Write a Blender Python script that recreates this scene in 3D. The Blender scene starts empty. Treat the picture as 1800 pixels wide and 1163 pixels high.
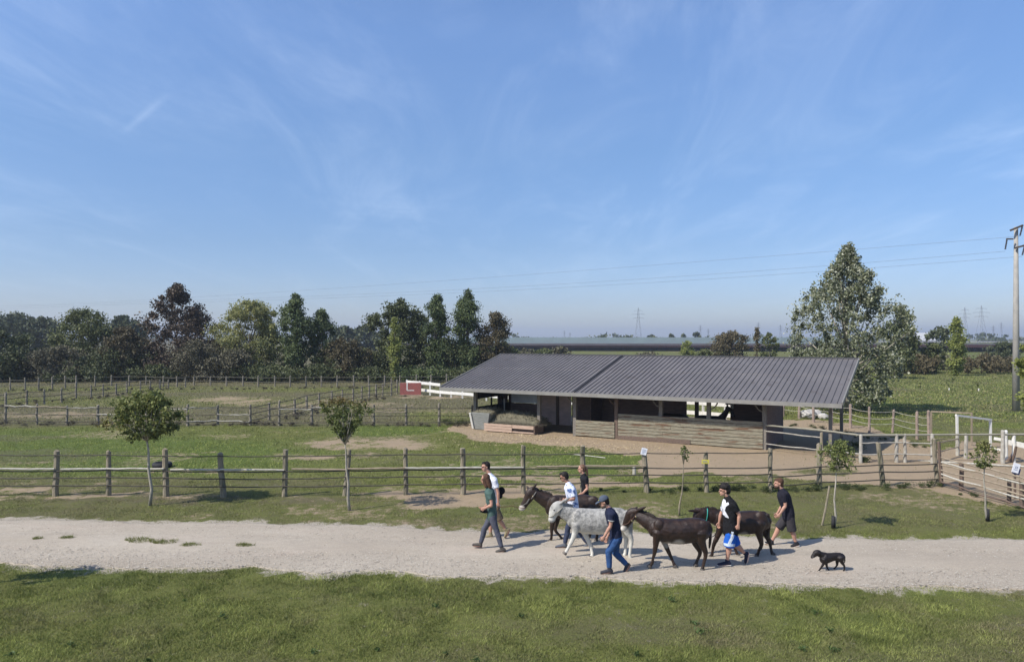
import bpy, bmesh, math, random
import numpy as np
from mathutils import Vector, Matrix
random.seed(7)
rng = np.random.default_rng(7)
SC = bpy.context.scene
COL = SC.collection
# ------------------------------------------------------------------ camera, sky, sun, exposure
H = 5.0            # eye height of the camera above the track
F = 1300.0         # focal length in photo pixels (photo 1800 wide)
YH = 594.0         # row of the horizon
cam = bpy.data.cameras.new('camera')
camo = bpy.data.objects.new('camera', cam); COL.objects.link(camo)
camo.location = (0, 0, H); camo.rotation_euler = (math.pi/2, 0, 0)
cam.sensor_width = 36; cam.lens = 36*F/1800
cam.shift_y = (YH-581.5)/1800
cam.clip_start = .1; cam.clip_end = 9000
SC.camera = camo
SUN_DIR = Vector((0.866, 0.50, -1.06)).normalized()     # the way the light travels
el = math.asin(-SUN_DIR.z)
w = bpy.data.worlds.new('World'); SC.world = w; w.use_nodes = True
nt = w.node_tree; nt.nodes.clear()
def N(t, k, **kw):
    n = t.nodes.new(k)
    for a, b in kw.items():
        if a in n.inputs.keys() if isinstance(a, str) else False: n.inputs[a].default_value = b
        else: setattr(n, a, b)
    return n
wo = N(nt, 'ShaderNodeOutputWorld'); bg = N(nt, 'ShaderNodeBackground')
sky = N(nt, 'ShaderNodeTexSky', sky_type='NISHITA', sun_disc=False)
sky.sun_elevation = el
sky.sun_rotation = math.atan2(-SUN_DIR.x, -SUN_DIR.y)
sky.altitude = 0; sky.air_density = 1.0; sky.dust_density = .7; sky.ozone_density = 3.5
bg.inputs['Strength'].default_value = 0.12
# thin cirrus: noise on a plane far above, seen along the view direction
tc = N(nt, 'ShaderNodeTexCoord'); sx = N(nt, 'ShaderNodeSeparateXYZ'); nt.links.new(tc.outputs['Generated'], sx.inputs[0])
def M(t, op, a, b=None, c=None, clamp=False):
    n = t.nodes.new('ShaderNodeMath'); n.operation = op; n.use_clamp = clamp
    for i, v in enumerate((a, b, c)):
        if v is None: continue
        if isinstance(v, (int, float)): n.inputs[i].default_value = v
        else: t.links.new(v, n.inputs[i])
    return n.outputs[0]
zz = M(nt, 'ADD', M(nt, 'MAXIMUM', sx.outputs['Z'], 0.0), 0.10)
cx_ = M(nt, 'DIVIDE', sx.outputs['X'], zz); cy_ = M(nt, 'DIVIDE', sx.outputs['Y'], zz)
cmb = N(nt, 'ShaderNodeCombineXYZ'); nt.links.new(cx_, cmb.inputs[0]); nt.links.new(cy_, cmb.inputs[1])
def cirrus(rot, scale, sc, lo, hi, seed):
    mp = N(nt, 'ShaderNodeMapping'); mp.inputs['Rotation'].default_value = (0, 0, rot); mp.inputs['Scale'].default_value = scale
    mp.inputs['Location'].default_value = (seed, seed*.37, 0)
    nt.links.new(cmb.outputs[0], mp.inputs[0])
    no = N(nt, 'ShaderNodeTexNoise'); no.inputs['Scale'].default_value = sc; no.inputs['Detail'].default_value = 9
    no.inputs['Roughness'].default_value = .64; no.inputs['Distortion'].default_value = 1.1
    nt.links.new(mp.outputs[0], no.inputs['Vector'])
    mr = N(nt, 'ShaderNodeMapRange'); mr.interpolation_type = 'SMOOTHSTEP'; mr.inputs['From Min'].default_value = lo; mr.inputs['From Max'].default_value = hi
    nt.links.new(no.outputs[0], mr.inputs['Value']); return mr.outputs[0]
c1 = cirrus(0.22, (1.3, .55, 1), 1.0, .42, .92, 3.0)
c2 = cirrus(-0.75, (1.8, .50, 1), 1.0, .44, .95, 9.2)
c3 = cirrus(0.2, (.8, .8, 1), .7, .35, .75, 5.5)
# an old contrail: distance to a short segment of that plane
def cloudpt(px, py):
    v = Vector(((px-900)/F, 1, (YH-py)/F)).normalized(); return (v.x/(v.z+.10), v.y/(v.z+.10))
a0 = cloudpt(212, 238); a1 = cloudpt(302, 160)
L = math.hypot(a1[0]-a0[0], a1[1]-a0[1]); tx, ty = (a1[0]-a0[0])/L, (a1[1]-a0[1])/L
dx = M(nt, 'SUBTRACT', cx_, a0[0]); dy = M(nt, 'SUBTRACT', cy_, a0[1])
al = M(nt, 'ADD', M(nt, 'MULTIPLY', dx, tx), M(nt, 'MULTIPLY', dy, ty))
ac = M(nt, 'ABSOLUTE', M(nt, 'ADD', M(nt, 'MULTIPLY', dx, -ty), M(nt, 'MULTIPLY', dy, tx)))
tr = M(nt, 'MULTIPLY', M(nt, 'SUBTRACT', 1.0, M(nt, 'DIVIDE', ac, .022), clamp=True),
       M(nt, 'MULTIPLY', M(nt, 'MULTIPLY', al, M(nt, 'SUBTRACT', L, al)), 4/(L*L), clamp=True))
cl = M(nt, 'ADD', M(nt, 'MULTIPLY', M(nt, 'ADD', M(nt, 'MULTIPLY', c1, c3), M(nt, 'MULTIPLY', c2, .8)), .21), M(nt, 'MULTIPLY', tr, .075), clamp=True)
cl = M(nt, 'MULTIPLY', cl, M(nt, 'MULTIPLY', M(nt, 'MAXIMUM', sx.outputs['Z'], 0.0), 7.0, clamp=True))
hs = N(nt, 'ShaderNodeHueSaturation'); hs.inputs['Saturation'].default_value = 1.08; nt.links.new(sky.outputs[0], hs.inputs['Color'])
tint = N(nt, 'ShaderNodeMix', data_type='RGBA', blend_type='MULTIPLY'); tint.inputs['Factor'].default_value = 1

hz = N(nt, 'ShaderNodeValToRGB'); hz.color_ramp.interpolation = 'LINEAR'; el_ = hz.color_ramp.elements   # tone of the air by height above the horizon
for p_, c_ in ((0.0, (.62, .64, .77)), (.05, (.545, .57, .73)), (.12, (.55, .575, .69)), (.24, (.68, .70, .77)), (.38, (.90, .88, .94))):
    if p_ == 0: el_[0].color = c_+(1,); el_[1].position = .38; el_[1].color = (.90, .88, .94, 1)
    elif p_ < .38: el_.new(p_).color = c_+(1,)
nt.links.new(M(nt, 'MAXIMUM', sx.outputs['Z'], 0.0), hz.inputs[0]); nt.links.new(hz.outputs[0], tint.inputs['B'])
nt.links.new(hs.outputs[0], tint.inputs['A'])
SKYTINT = tint
mx = N(nt, 'ShaderNodeMix', data_type='RGBA'); nt.links.new(cl, mx.inputs['Factor'])
nt.links.new(tint.outputs['Result'], mx.inputs['A']); mx.inputs['B'].default_value = (6.4, 7.0, 7.9, 1)
nt.links.new(mx.outputs['Result'], bg.inputs['Color']); nt.links.new(bg.outputs[0], wo.inputs[0])
sl = bpy.data.lights.new('sun', 'SUN'); sl.energy = 3.4; sl.angle = math.radians(.5); sl.color = (1, .94, .86)
so = bpy.data.objects.new('sun', sl); COL.objects.link(so); so.rotation_euler = SUN_DIR.to_track_quat('-Z', 'Y').to_euler()
so.location = (-30, -20, 60)
SC.view_settings.view_transform = 'Standard'; SC.view_settings.look = 'None'; SC.view_settings.gamma = 1
SC.view_settings.exposure = 0.75
SC.render.engine = 'CYCLES'
SC.cycles.max_bounces = 5; SC.cycles.transparent_max_bounces = 6; SC.cycles.volume_bounces = 0
SC.cycles.use_adaptive_sampling = True
# ------------------------------------------------------------------ helpers
def gp(px, py): Y = H*F/(py-YH); return Vector(((px-900)/F*Y, Y, 0))
def wp(px, py, Y): return Vector(((px-900)/F*Y, Y, H-(py-YH)/F*Y))
def tag(o, label=None, cat=None, group=None, kind=None):
    if label: o['label'] = label
    if cat: o['category'] = cat
    if group: o['group'] = group
    if kind: o['kind'] = kind
    return o
def empty(name, loc, label=None, cat=None, group=None):
    o = bpy.data.objects.new(name, None); COL.objects.link(o); o.location = loc; o.empty_display_size = .2
    return tag(o, label, cat, group)
class MB:
    def __init__(s): s.v = []; s.f = []; s.mi = []; s.att = {}
    def add(s, vs, fs, m=0):
        b = len(s.v); s.v += [tuple(x) for x in vs]; s.f += [tuple(b+i for i in f) for f in fs]; s.mi += [m]*len(fs); return s
    def box(s, c, size, rot=None, m=0):
        c = Vector(c); hx, hy, hz = size[0]/2, size[1]/2, size[2]/2
        vs = [Vector((x, y, z)) for x in (-hx, hx) for y in (-hy, hy) for z in (-hz, hz)]
        if rot is not None: vs = [rot @ v for v in vs]
        return s.add([c+v for v in vs], [(0, 1, 3, 2), (4, 6, 7, 5), (0, 4, 5, 1), (2, 3, 7, 6), (0, 2, 6, 4), (1, 5, 7, 3)], m)
    def bar(s, p0, p1, wd, ht, m=0, up=(0, 0, 1)):
        p0, p1 = Vector(p0), Vector(p1); t = (p1-p0); L = t.length; t.normalize(); up = Vector(up)
        sd = t.cross(up)
        if sd.length < 1e-4: sd = t.cross(Vector((0, 1, 0)))
        sd.normalize(); n = sd.cross(t)
        vs = [p + sd*a*wd/2 + n*b*ht/2 for p in (p0, p1) for a, b in ((-1, -1), (1, -1), (1, 1), (-1, 1))]
        return s.add(vs, [(3, 2, 1, 0), (4, 5, 6, 7), (0, 1, 5, 4), (1, 2, 6, 5), (2, 3, 7, 6), (3, 0, 4, 7)], m)
    def tube(s, pts, rs, n=8, m=0, wob=0):
        pts = [Vector(p) for p in pts]
        if isinstance(rs, (int, float)): rs = [rs]*len(pts)
        rings = []; ref = None
        for i, p in enumerate(pts):
            t = (pts[min(i+1, len(pts)-1)]-pts[max(i-1, 0)])
            t = t.normalized() if t.length > 1e-9 else Vector((0, 0, 1))
            if ref is None: ref = Vector((0, 1, 0)) if abs(t.y) < .9 else Vector((1, 0, 0))
            a = (ref - t*ref.dot(t)).normalized(); b = t.cross(a); ref = a
            rings.append([p+(a*math.cos(k*2*math.pi/n)+b*math.sin(k*2*math.pi/n))*rs[i]*(1+wob*random.uniform(-1, 1)) for k in range(n)])
        vs = [v for r in rings for v in r]; fs = []
        for i in range(len(rings)-1):
            for k in range(n): fs.append((i*n+k, i*n+(k+1) % n, (i+1)*n+(k+1) % n, (i+1)*n+k))
        fs.append(tuple(range(n-1, -1, -1))); fs.append(tuple((len(rings)-1)*n+k for k in range(n)))
        return s.add(vs, fs, m)
    def build(s, name, mat, parent=None, smooth=False, bevel=0):
        me = bpy.data.meshes.new(name); me.from_pydata(s.v, [], s.f)
        mats = mat if isinstance(mat, (list, tuple)) else [mat]
        for q in mats: me.materials.append(q)
        if len(mats) > 1: me.polygons.foreach_set('material_index', s.mi)
        me.update()
        return finish(name, me, parent, smooth, bevel)
def finish(name, me, parent=None, smooth=False, bevel=0):
    o = bpy.data.objects.new(name, me); COL.objects.link(o)
    if smooth: me.polygons.foreach_set('use_smooth', [True]*len(me.polygons))
    if bevel:
        md = o.modifiers.new('bevel', 'BEVEL'); md.width = bevel; md.segments = 2; md.limit_method = 'ANGLE'
    if parent is not None:
        loc = parent.location.copy() if parent.parent is None else parent['_w']
        loc = Vector(loc)
        me.transform(Matrix.Translation(-loc)); o.parent = parent; o['_w'] = tuple(loc)
    else: o['_w'] = (0, 0, 0)
    return o
def recenter(o, p):
    """give a one-mesh thing its origin at p"""
    p = Vector(p); o.data.transform(Matrix.Translation(-p)); o.location = p; return o
def mesh_np(name, V, Fc, mats, parent=None, attrs=None, smooth=False):
    """V (n,3), Fc (m,k) numpy arrays -> one mesh object"""
    me = bpy.data.meshes.new(name); n = len(V); m, k = Fc.shape
    me.vertices.add(n); me.vertices.foreach_set('co', np.ascontiguousarray(V, dtype=np.float32).ravel())
    me.loops.add(m*k); me.loops.foreach_set('vertex_index', np.ascontiguousarray(Fc, dtype=np.int32).ravel())
    me.polygons.add(m); me.polygons.foreach_set('loop_start', np.arange(0, m*k, k, dtype=np.int32))
    me.polygons.foreach_set('loop_total', np.full(m, k, dtype=np.int32))
    me.update(calc_edges=True)
    for a, val in (attrs or {}).items():
        at = me.attributes.new(a, 'FLOAT', 'POINT'); at.data.foreach_set('value', np.ascontiguousarray(val, dtype=np.float32))
    for q in (mats if isinstance(mats, (list, tuple)) else [mats]): me.materials.append(q)
    return finish(name, me, parent, smooth)
def sstep(a, b, x): t = np.clip((x-a)/(b-a), 0, 1); return t*t*(3-2*t)
def vnoise(x, y, seed=0):
    xi = np.floor(x).astype(np.int64); yi = np.floor(y).astype(np.int64); xf = x-xi; yf = y-yi
    def h(a, b):
        n = (a*374761393 + b*668265263 + seed*1442695041) & 0xffffffff
        n = ((n ^ (n >> 13))*1274126177) & 0xffffffff
        return ((n ^ (n >> 16)) & 0xffff)/65535.0
    u = xf*xf*(3-2*xf); v = yf*yf*(3-2*yf)
    return (h(xi, yi)*(1-u)+h(xi+1, yi)*u)*(1-v)+(h(xi, yi+1)*(1-u)+h(xi+1, yi+1)*u)*v
def fbm(x, y, sc, seed=0, o=4):
    r = 0; a = .5; t = 0
    for i in range(o):
        r = r+a*vnoise(x*sc, y*sc, seed+i*17); t += a; a *= .5; sc *= 2.03
    return r/t
# ------------------------------------------------------------------ materials
MATS = {}
def mat(name, col, rough=.8, col2=None, sc=6, det=5, lo=.35, hi=.65, bump=0, bsc=None, metal=0, stretch=None, spec=.3, trans=0, coords='Object', col3=None, sc3=2, f3=.5):
    if name in MATS: return MATS[name]
    m = bpy.data.materials.new(name); m.use_nodes = True; t = m.node_tree
    b = t.nodes['Principled BSDF']; b.inputs['Roughness'].default_value = rough; b.inputs['Metallic'].default_value = metal
    b.inputs['Specular IOR Level'].default_value = spec
    c = tuple(col)+(1,)
    co = t.nodes.new('ShaderNodeTexCoord'); src = co.outputs[coords]
    if stretch:
        mp = t.nodes.new('ShaderNodeMapping'); mp.inputs['Scale'].default_value = stretch; t.links.new(src, mp.inputs[0]); src = mp.outputs[0]
    b.inputs['Base Color'].default_value = c
    if col2 is None: col2 = tuple(x*.8 for x in col)
    no = t.nodes.new('ShaderNodeTexNoise'); no.inputs['Scale'].default_value = sc; no.inputs['Detail'].default_value = det; no.inputs['Roughness'].default_value = .6
    t.links.new(src, no.inputs['Vector'])
    mr = t.nodes.new('ShaderNodeMapRange'); mr.inputs['From Min'].default_value = lo; mr.inputs['From Max'].default_value = hi
    t.links.new(no.outputs[0], mr.inputs['Value'])
    mx = t.nodes.new('ShaderNodeMix'); mx.data_type = 'RGBA'; mx.inputs['A'].default_value = c; mx.inputs['B'].default_value = tuple(col2)+(1,)
    t.links.new(mr.outputs[0], mx.inputs['Factor']); out = mx.outputs['Result']
    if col3 is not None:
        n3 = t.nodes.new('ShaderNodeTexNoise'); n3.inputs['Scale'].default_value = sc3; n3.inputs['Detail'].default_value = 4; t.links.new(src, n3.inputs['Vector'])
        r3 = t.nodes.new('ShaderNodeMapRange'); r3.inputs['From Min'].default_value = f3; r3.inputs['From Max'].default_value = f3+.12; t.links.new(n3.outputs[0], r3.inputs['Value'])
        m3 = t.nodes.new('ShaderNodeMix'); m3.data_type = 'RGBA'; t.links.new(out, m3.inputs['A']); m3.inputs['B'].default_value = tuple(col3)+(1,); t.links.new(r3.outputs[0], m3.inputs['Factor']); out = m3.outputs['Result']
    t.links.new(out, b.inputs['Base Color'])
    if bump:
        nb = no
        if bsc:
            nb = t.nodes.new('ShaderNodeTexNoise'); nb.inputs['Scale'].default_value = bsc; nb.inputs['Detail'].default_value = 4; t.links.new(src, nb.inputs['Vector'])
        bp = t.nodes.new('ShaderNodeBump'); bp.inputs['Strength'].default_value = bump; bp.inputs['Distance'].default_value = .02
        t.links.new(nb.outputs[0], bp.inputs['Height']); t.links.new(bp.outputs[0], b.inputs['Normal'])
    MATS[name] = m; return m
def leafmat(name, ca, cb, tip=None, trans=.25, rough=.6):
    """two leaf colours picked by the per-leaf value 'tone', a third by 'tip'"""
    m = bpy.data.materials.new(name); m.use_nodes = True; t = m.node_tree; b = t.nodes['Principled BSDF']; out = t.nodes['Material Output']
    a = t.nodes.new('ShaderNodeAttribute'); a.attribute_name = 'tone'
    mx = t.nodes.new('ShaderNodeMix'); mx.data_type = 'RGBA'; mx.inputs['A'].default_value = tuple(ca)+(1,); mx.inputs['B'].default_value = tuple(cb)+(1,)
    t.links.new(a.outputs['Fac'], mx.inputs['Factor']); c = mx.outputs['Result']
    if tip:
        a2 = t.nodes.new('ShaderNodeAttribute'); a2.attribute_name = 'tip'
        m2 = t.nodes.new('ShaderNodeMix'); m2.data_type = 'RGBA'; t.links.new(c, m2.inputs['A']); m2.inputs['B'].default_value = tuple(tip)+(1,)
        t.links.new(a2.outputs['Fac'], m2.inputs['Factor']); c = m2.outputs['Result']
    b.inputs['Roughness'].default_value = rough; b.inputs['Specular IOR Level'].default_value = .3; t.links.new(c, b.inputs['Base Color'])
    tb = t.nodes.new('ShaderNodeBsdfTranslucent'); t.links.new(c, tb.inputs['Color'])
    ms = t.nodes.new('ShaderNodeMixShader'); ms.inputs[0].default_value = trans; t.links.new(b.outputs[0], ms.inputs[1]); t.links.new(tb.outputs[0], ms.inputs[2])
    t.links.new(ms.outputs[0], out.inputs['Surface']); return m
WOODPOST = mat('weathered_post', (.19, .165, .115), .9, (.29, .25, .18), sc=9, bump=.5, stretch=(6, 6, 1), col3=(.10, .095, .06), sc3=1.3, f3=.52)
WOODPALE = mat('pale_rail', (.50, .48, .42), .85, (.30, .28, .22), sc=5, bump=.3, stretch=(1, 4, 6))
WOODBROWN = mat('brown_wood', (.17, .12, .09), .85, (.10, .075, .06), sc=5, bump=.3, stretch=(1, 6, 6))
DARKRAIL = mat('dark_rail', (.045, .04, .032), .8, (.08, .07, .055), sc=8)
TANRAIL = mat('tan_rail', (.33, .27, .19), .85, (.22, .18, .13), sc=5, bump=.3)
WHITEPAINT = mat('white_paint', (.66, .65, .60), .6, (.52, .50, .44), sc=5, lo=.45, hi=.8, bump=.1)
BLACKRUB = mat('black_rubber', (.018, .018, .02), .75, (.03, .03, .03), sc=12)
CONCRETE = mat('concrete', (.36, .34, .30), .85, (.27, .26, .24), sc=1.6, bump=.2, bsc=20)
STEEL = mat('grey_steel', (.22, .23, .24), .5, (.17, .17, .18), sc=4, metal=.5)
BARK = mat('bark', (.17, .14, .11), .9, (.09, .075, .06), sc=7, bump=.6, stretch=(5, 5, 1))
BARKPALE = mat('pale_bark', (.40, .37, .30), .9, (.22, .20, .16), sc=6, bump=.4, stretch=(4, 4, 1))
# ------------------------------------------------------------------ ground patches
def pxof(X, Y): return 900+F*X/Y, YH+F*H/Y
PATH_TOP = [(-900, 905), (0, 915), (450, 922), (850, 933), (1100, 937), (1400, 946), (1800, 950), (2700, 962)]
PATH_BOT = [(-900, 972), (0, 991), (450, 999), (900, 1013), (1350, 1023), (1800, 1034), (2700, 1058)]
def edge_fn(pts):
    P = [gp(*q) for q in pts]; xs = [p.x for p in P]; ys = [p.y for p in P]
    return lambda X: np.interp(X, xs, ys)
pt_top, pt_bot = edge_fn(PATH_TOP), edge_fn(PATH_BOT)
def rag(X, seed): return (fbm(X, X*0+3.1, .7, seed, 5)-.5)*.7 + (fbm(X, X*0+8.7, 5, seed+5, 3)-.5)*.22
def path_far(X): return pt_top(X)+rag(X, 3)+.05
def path_near(X): return pt_bot(X)+rag(X, 9)
def ell(px, py, cx, cy, rx, ry, soft=.5): return 1-sstep(1-soft, 1+soft, np.sqrt(((px-cx)/rx)**2+((py-cy)/ry)**2))
def poly(px, py, P):
    ins = np.zeros(px.shape, bool); n = len(P)
    for i in range(n):
        (x0, y0), (x1, y1) = P[i], P[(i+1) % n]
        if y0 == y1: continue
        c = ((y0 > py) != (y1 > py)) & (px < (x1-x0)*(py-y0)/(y1-y0)+x0); ins ^= c
    return ins.astype(float)
SAND = [(800, 755), (826, 746), (1010, 730), (1380, 737), (1440, 737), (1530, 748), (1640, 790), (1700, 778), (2100, 770), (2300, 900), (1900, 905), (1800, 893), (1720, 872),
        (1660, 855), (1600, 858), (1480, 850), (1400, 846), (1345, 832), (1290, 836), (1240, 828), (1140, 842), (1150, 815), (1110, 800), (1040, 787), (960, 781), (880, 779), (820, 768)]
def masks(X, Y):
    """bare earth, dry grass, lush grass and worn-dark amounts at ground points"""
    Yc = np.maximum(Y, 6.0); px, py = pxof(X, Yc)
    n1 = fbm(X, Y, .35, 1, 5); n2 = fbm(X, Y, 1.5, 2, 4); n3 = fbm(X, Y*2.2, .16, 4, 4)
    wx = (n1-.5)*2600/Yc+(n2-.5)*600/Yc; wy = ((fbm(X, Y, .5, 11, 4)-.5)*520 + (n2-.5)*260)/Yc
    qx, qy = px+wx, py+wy
    d = poly(qx, qy, SAND)
    g = lambda *a, **k: ell(qx, qy, *a, **k)
    d = np.maximum(d, .80*g(655, 780, 110, 11, soft=.7)); d = np.maximum(d, .62*g(560, 803, 95, 8, soft=.8))
    d = np.maximum(d, .9*g(800, 882, 80, 16, soft=.6)); d = np.maximum(d, .8*g(900, 868, 120, 8)); d = np.maximum(d, .9*g(1040, 853, 180, 6)); d = np.maximum(d, .75*g(730, 868, 60, 5))
    d = np.maximum(d, .7*g(40, 862, 70, 5)); d = np.maximum(d, .45*g(330, 828, 160, 6)); d = np.maximum(d, .7*g(980, 842, 110, 5)); d = np.maximum(d, .6*g(150, 872, 250, 4))
    d = np.maximum(d, .6*g(410, 703, 90, 8)); d = np.maximum(d, .45*g(600, 712, 160, 9)); d = np.maximum(d, .5*g(100, 730, 120, 6)); d = np.maximum(d, .55*g(760, 698, 110, 4)); d = np.maximum(d, .35*g(800, 722, 120, 6))
    d = np.maximum(d, .5*g(1190, 615, 30, 4)); d = np.maximum(d, .35*g(60, 820, 120, 10))
    d = np.where(poly(qx, qy, SAND) > 0, d, d*np.clip(.10+1.75*fbm(X, Y, 1.1, 71, 5), 0, 1.15))
    gre = np.maximum(g(1440, 832, 60, 6), g(1190, 846, 70, 6)); gre = np.maximum(gre, g(1010, 742, 0.1, .1)); gre = np.maximum(gre, g(1290, 848, 60, 6))
    d = d*(1-gre*.9)
    d = np.maximum(d, .42*sstep(.58, .70, n1)*(py > 745)*(py < 990)*(Y < 40))
    # dry paddock behind the second fence
    dry = sstep(751, 744, qy)*(1-sstep(830, 900, qx))*.85
    dry = np.maximum(dry*(1-.6*g(250, 705, 350, 9)), .5*sstep(672, 650, qy)*(qx < 900))
    dry = dry*(1-.8*g(770, 733, 60, 12))*(1-.7*g(400, 684, 450, 5))
    dry = np.maximum(dry, .5*sstep(.48, .66, n3)); dry = np.maximum(dry, .9*g(330, 878, 400, 9)*sstep(.4, .6, n2+.1)); dry = np.maximum(dry, .35*(py > 862)*(py < 930))
    dry = np.maximum(dry, .45*g(1560, 905, 240, 28)); dry = np.maximum(dry, .25*g(1700, 690, 200, 60)*(qx > 1560))
    lush = np.maximum(g(980, 818, 190, 34), g(230, 800, 330, 38)); lush = np.maximum(lush, .9*g(700, 757, 130, 10)); lush = np.maximum(lush, .8*g(60, 770, 200, 20))
    lush = np.maximum(lush, .6*g(1050, 900, 300, 14)); lush = np.maximum(lush, .45*sstep(.5, .65, n1)*(py > 980)); lush = np.maximum(lush, .75*g(1720, 690, 260, 75))
    return np.clip(d, 0, 1), np.clip(dry, 0, 1), np.clip(lush, 0, 1)
# the ground is one sheet to the horizon
def axis(lo, hi, f0, f1, step, grow):
    a = list(np.arange(f0, f1, step)); x = a[-1]; s = step
    while x < hi: s *= grow; x += s; a.append(x)
    x = a[0]; s = step; b = []
    while x > lo: s *= grow; x -= s; b.append(x)
    return np.array(b[::-1]+a)
gx = axis(-5200, 5200, -19, 21, .16, 1.045); gy = axis(-300, 5200, 10.5, 42, .16, 1.035)
GX, GY = np.meshgrid(gx, gy); gxf, gyf = GX.ravel(), GY.ravel()
md_, dr_, lu_ = masks(gxf, gyf)
onp = (gyf < path_far(gxf)+.25) & (gyf > path_near(gxf)-.25)
bmp = (fbm(gxf, gyf, 1.3, 21, 4)-.55)*.09*sstep(10, 14, gyf)*(gyf < 300)
bmp = np.minimum(bmp, .015)
edged = np.maximum(gyf-path_far(gxf), path_near(gxf)-gyf)
grav = sstep(.42, -.02, edged+(fbm(gxf, gyf, 2.5, 61, 5)-.5)*.9)
bmp = np.where(onp, -.012, bmp*(1-.6*md_))
V = np.stack([gxf, gyf, bmp], 1)
nxg, nyg = len(gx), len(gy)
ii = (np.arange(nyg-1)[:, None]*nxg+np.arange(nxg-1)[None, :]).ravel()
FC = np.stack([ii, ii+1, ii+nxg+1, ii+nxg], 1)
def ramp_mix(t, fac, a, b):
    m = t.nodes.new('ShaderNodeMix'); m.data_type = 'RGBA'
    for s, v in (('A', a), ('B', b)):
        if isinstance(v, tuple): m.inputs[s].default_value = v+(1,)
        else: t.links.new(v, m.inputs[s])
    if isinstance(fac, (float, int)): m.inputs['Factor'].default_value = fac
    else: t.links.new(fac, m.inputs['Factor'])
    return m.outputs['Result']
def nz(t, src, sc, det=5, rough=.6, lo=.35, hi=.65, stretch=None):
    if stretch:
        mp = t.nodes.new('ShaderNodeMapping'); mp.inputs['Scale'].default_value = stretch; t.links.new(src, mp.inputs[0]); src = mp.outputs[0]
    n = t.nodes.new('ShaderNodeTexNoise'); n.inputs['Scale'].default_value = sc; n.inputs['Detail'].default_value = det; n.inputs['Roughness'].default_value = rough
    t.links.new(src, n.inputs['Vector'])
    mr = t.nodes.new('ShaderNodeMapRange'); mr.inputs['From Min'].default_value = lo; mr.inputs['From Max'].default_value = hi; t.links.new(n.outputs[0], mr.inputs['Value'])
    return mr.outputs[0], n.outputs[0]
GRASS_BASE = (.110, .128, .034); GRASS_YEL = (.165, .168, .050); GRASS_DK = (.055, .066, .022)
GRASS_LUSH = (.095, .135, .026); GRASS_DRY = (.135, .118, .074); EARTH = (.335, .258, .165); EARTH2 = (.26, .20, .128)
gm = bpy.data.materials.new('ground_grass'); gm.use_nodes = True; t = gm.node_tree; b = t.nodes['Principled BSDF']
geo = t.nodes.new('ShaderNodeNewGeometry'); P = geo.outputs['Position']
f1, _ = nz(t, P, .5); f2, _ = nz(t, P, 3.0, 6, .7); f3, h3 = nz(t, P, 22, 6, .75); f4, _ = nz(t, P, .06, 4)
c = ramp_mix(t, f2, GRASS_BASE, GRASS_YEL); c = ramp_mix(t, M(t, 'MULTIPLY', f3, .75), c, GRASS_DK); c = ramp_mix(t, M(t, 'MULTIPLY', f1, .35), c, GRASS_YEL)
at = lambda nme: (lambda n: (setattr(n, 'attribute_name', nme), n.outputs['Fac'])[1])(t.nodes.new('ShaderNodeAttribute'))
def rough_mask(a, lo=.35, hi=.65, k=.5):
    s = M(t, 'ADD', a, M(t, 'MULTIPLY', M(t, 'SUBTRACT', f2, .5), k)); s = M(t, 'ADD', s, M(t, 'MULTIPLY', M(t, 'SUBTRACT', f3, .5), k*.6))
    mr = t.nodes.new('ShaderNodeMapRange'); mr.inputs['From Min'].default_value = lo; mr.inputs['From Max'].default_value = hi; t.links.new(s, mr.inputs['Value']); return mr.outputs[0]
c = ramp_mix(t, M(t, 'MULTIPLY', rough_mask(at('lush'), .2, .9), .85), c, ramp_mix(t, M(t, 'MULTIPLY', f3, .6), GRASS_LUSH, (.04, .06, .02)))
dryc = ramp_mix(t, f2, GRASS_DRY, (.10, .085, .058)); dryc = ramp_mix(t, M(t, 'MULTIPLY', f3, .4), dryc, (.07, .062, .042))
c = ramp_mix(t, M(t, 'MULTIPLY', rough_mask(at('dry'), .1, .9), .85), c, dryc)
ec = ramp_mix(t, f2, EARTH, EARTH2); ec = ramp_mix(t, M(t, 'MULTIPLY', f3, .35), ec, (.35, .275, .195)); ec = ramp_mix(t, M(t, 'MULTIPLY', f1, .5), ec, (.27, .21, .145))
c = ramp_mix(t, rough_mask(at('dirt'), .35, .62, .55), c, ec)
gc = ramp_mix(t, f2, (.36, .315, .25), (.27, .235, .18)); gc = ramp_mix(t, M(t, 'MULTIPLY', f3, .45), gc, (.52, .48, .41))
c = ramp_mix(t, rough_mask(at('gravelly'), .30, .65, .7), c, gc)
t.links.new(c, b.inputs['Base Color']); b.inputs['Roughness'].default_value = .95; b.inputs['Specular IOR Level'].default_value = .1
bp = t.nodes.new('ShaderNodeBump'); bp.inputs['Strength'].default_value = .7; bp.inputs['Distance'].default_value = .05; t.links.new(h3, bp.inputs['Height']); t.links.new(bp.outputs[0], b.inputs['Normal'])
ground = mesh_np('ground', V, FC, gm, attrs={'dirt': md_, 'dry': dr_, 'lush': lu_, 'gravelly': grav}, smooth=True); tag(ground, kind='structure')
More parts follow.
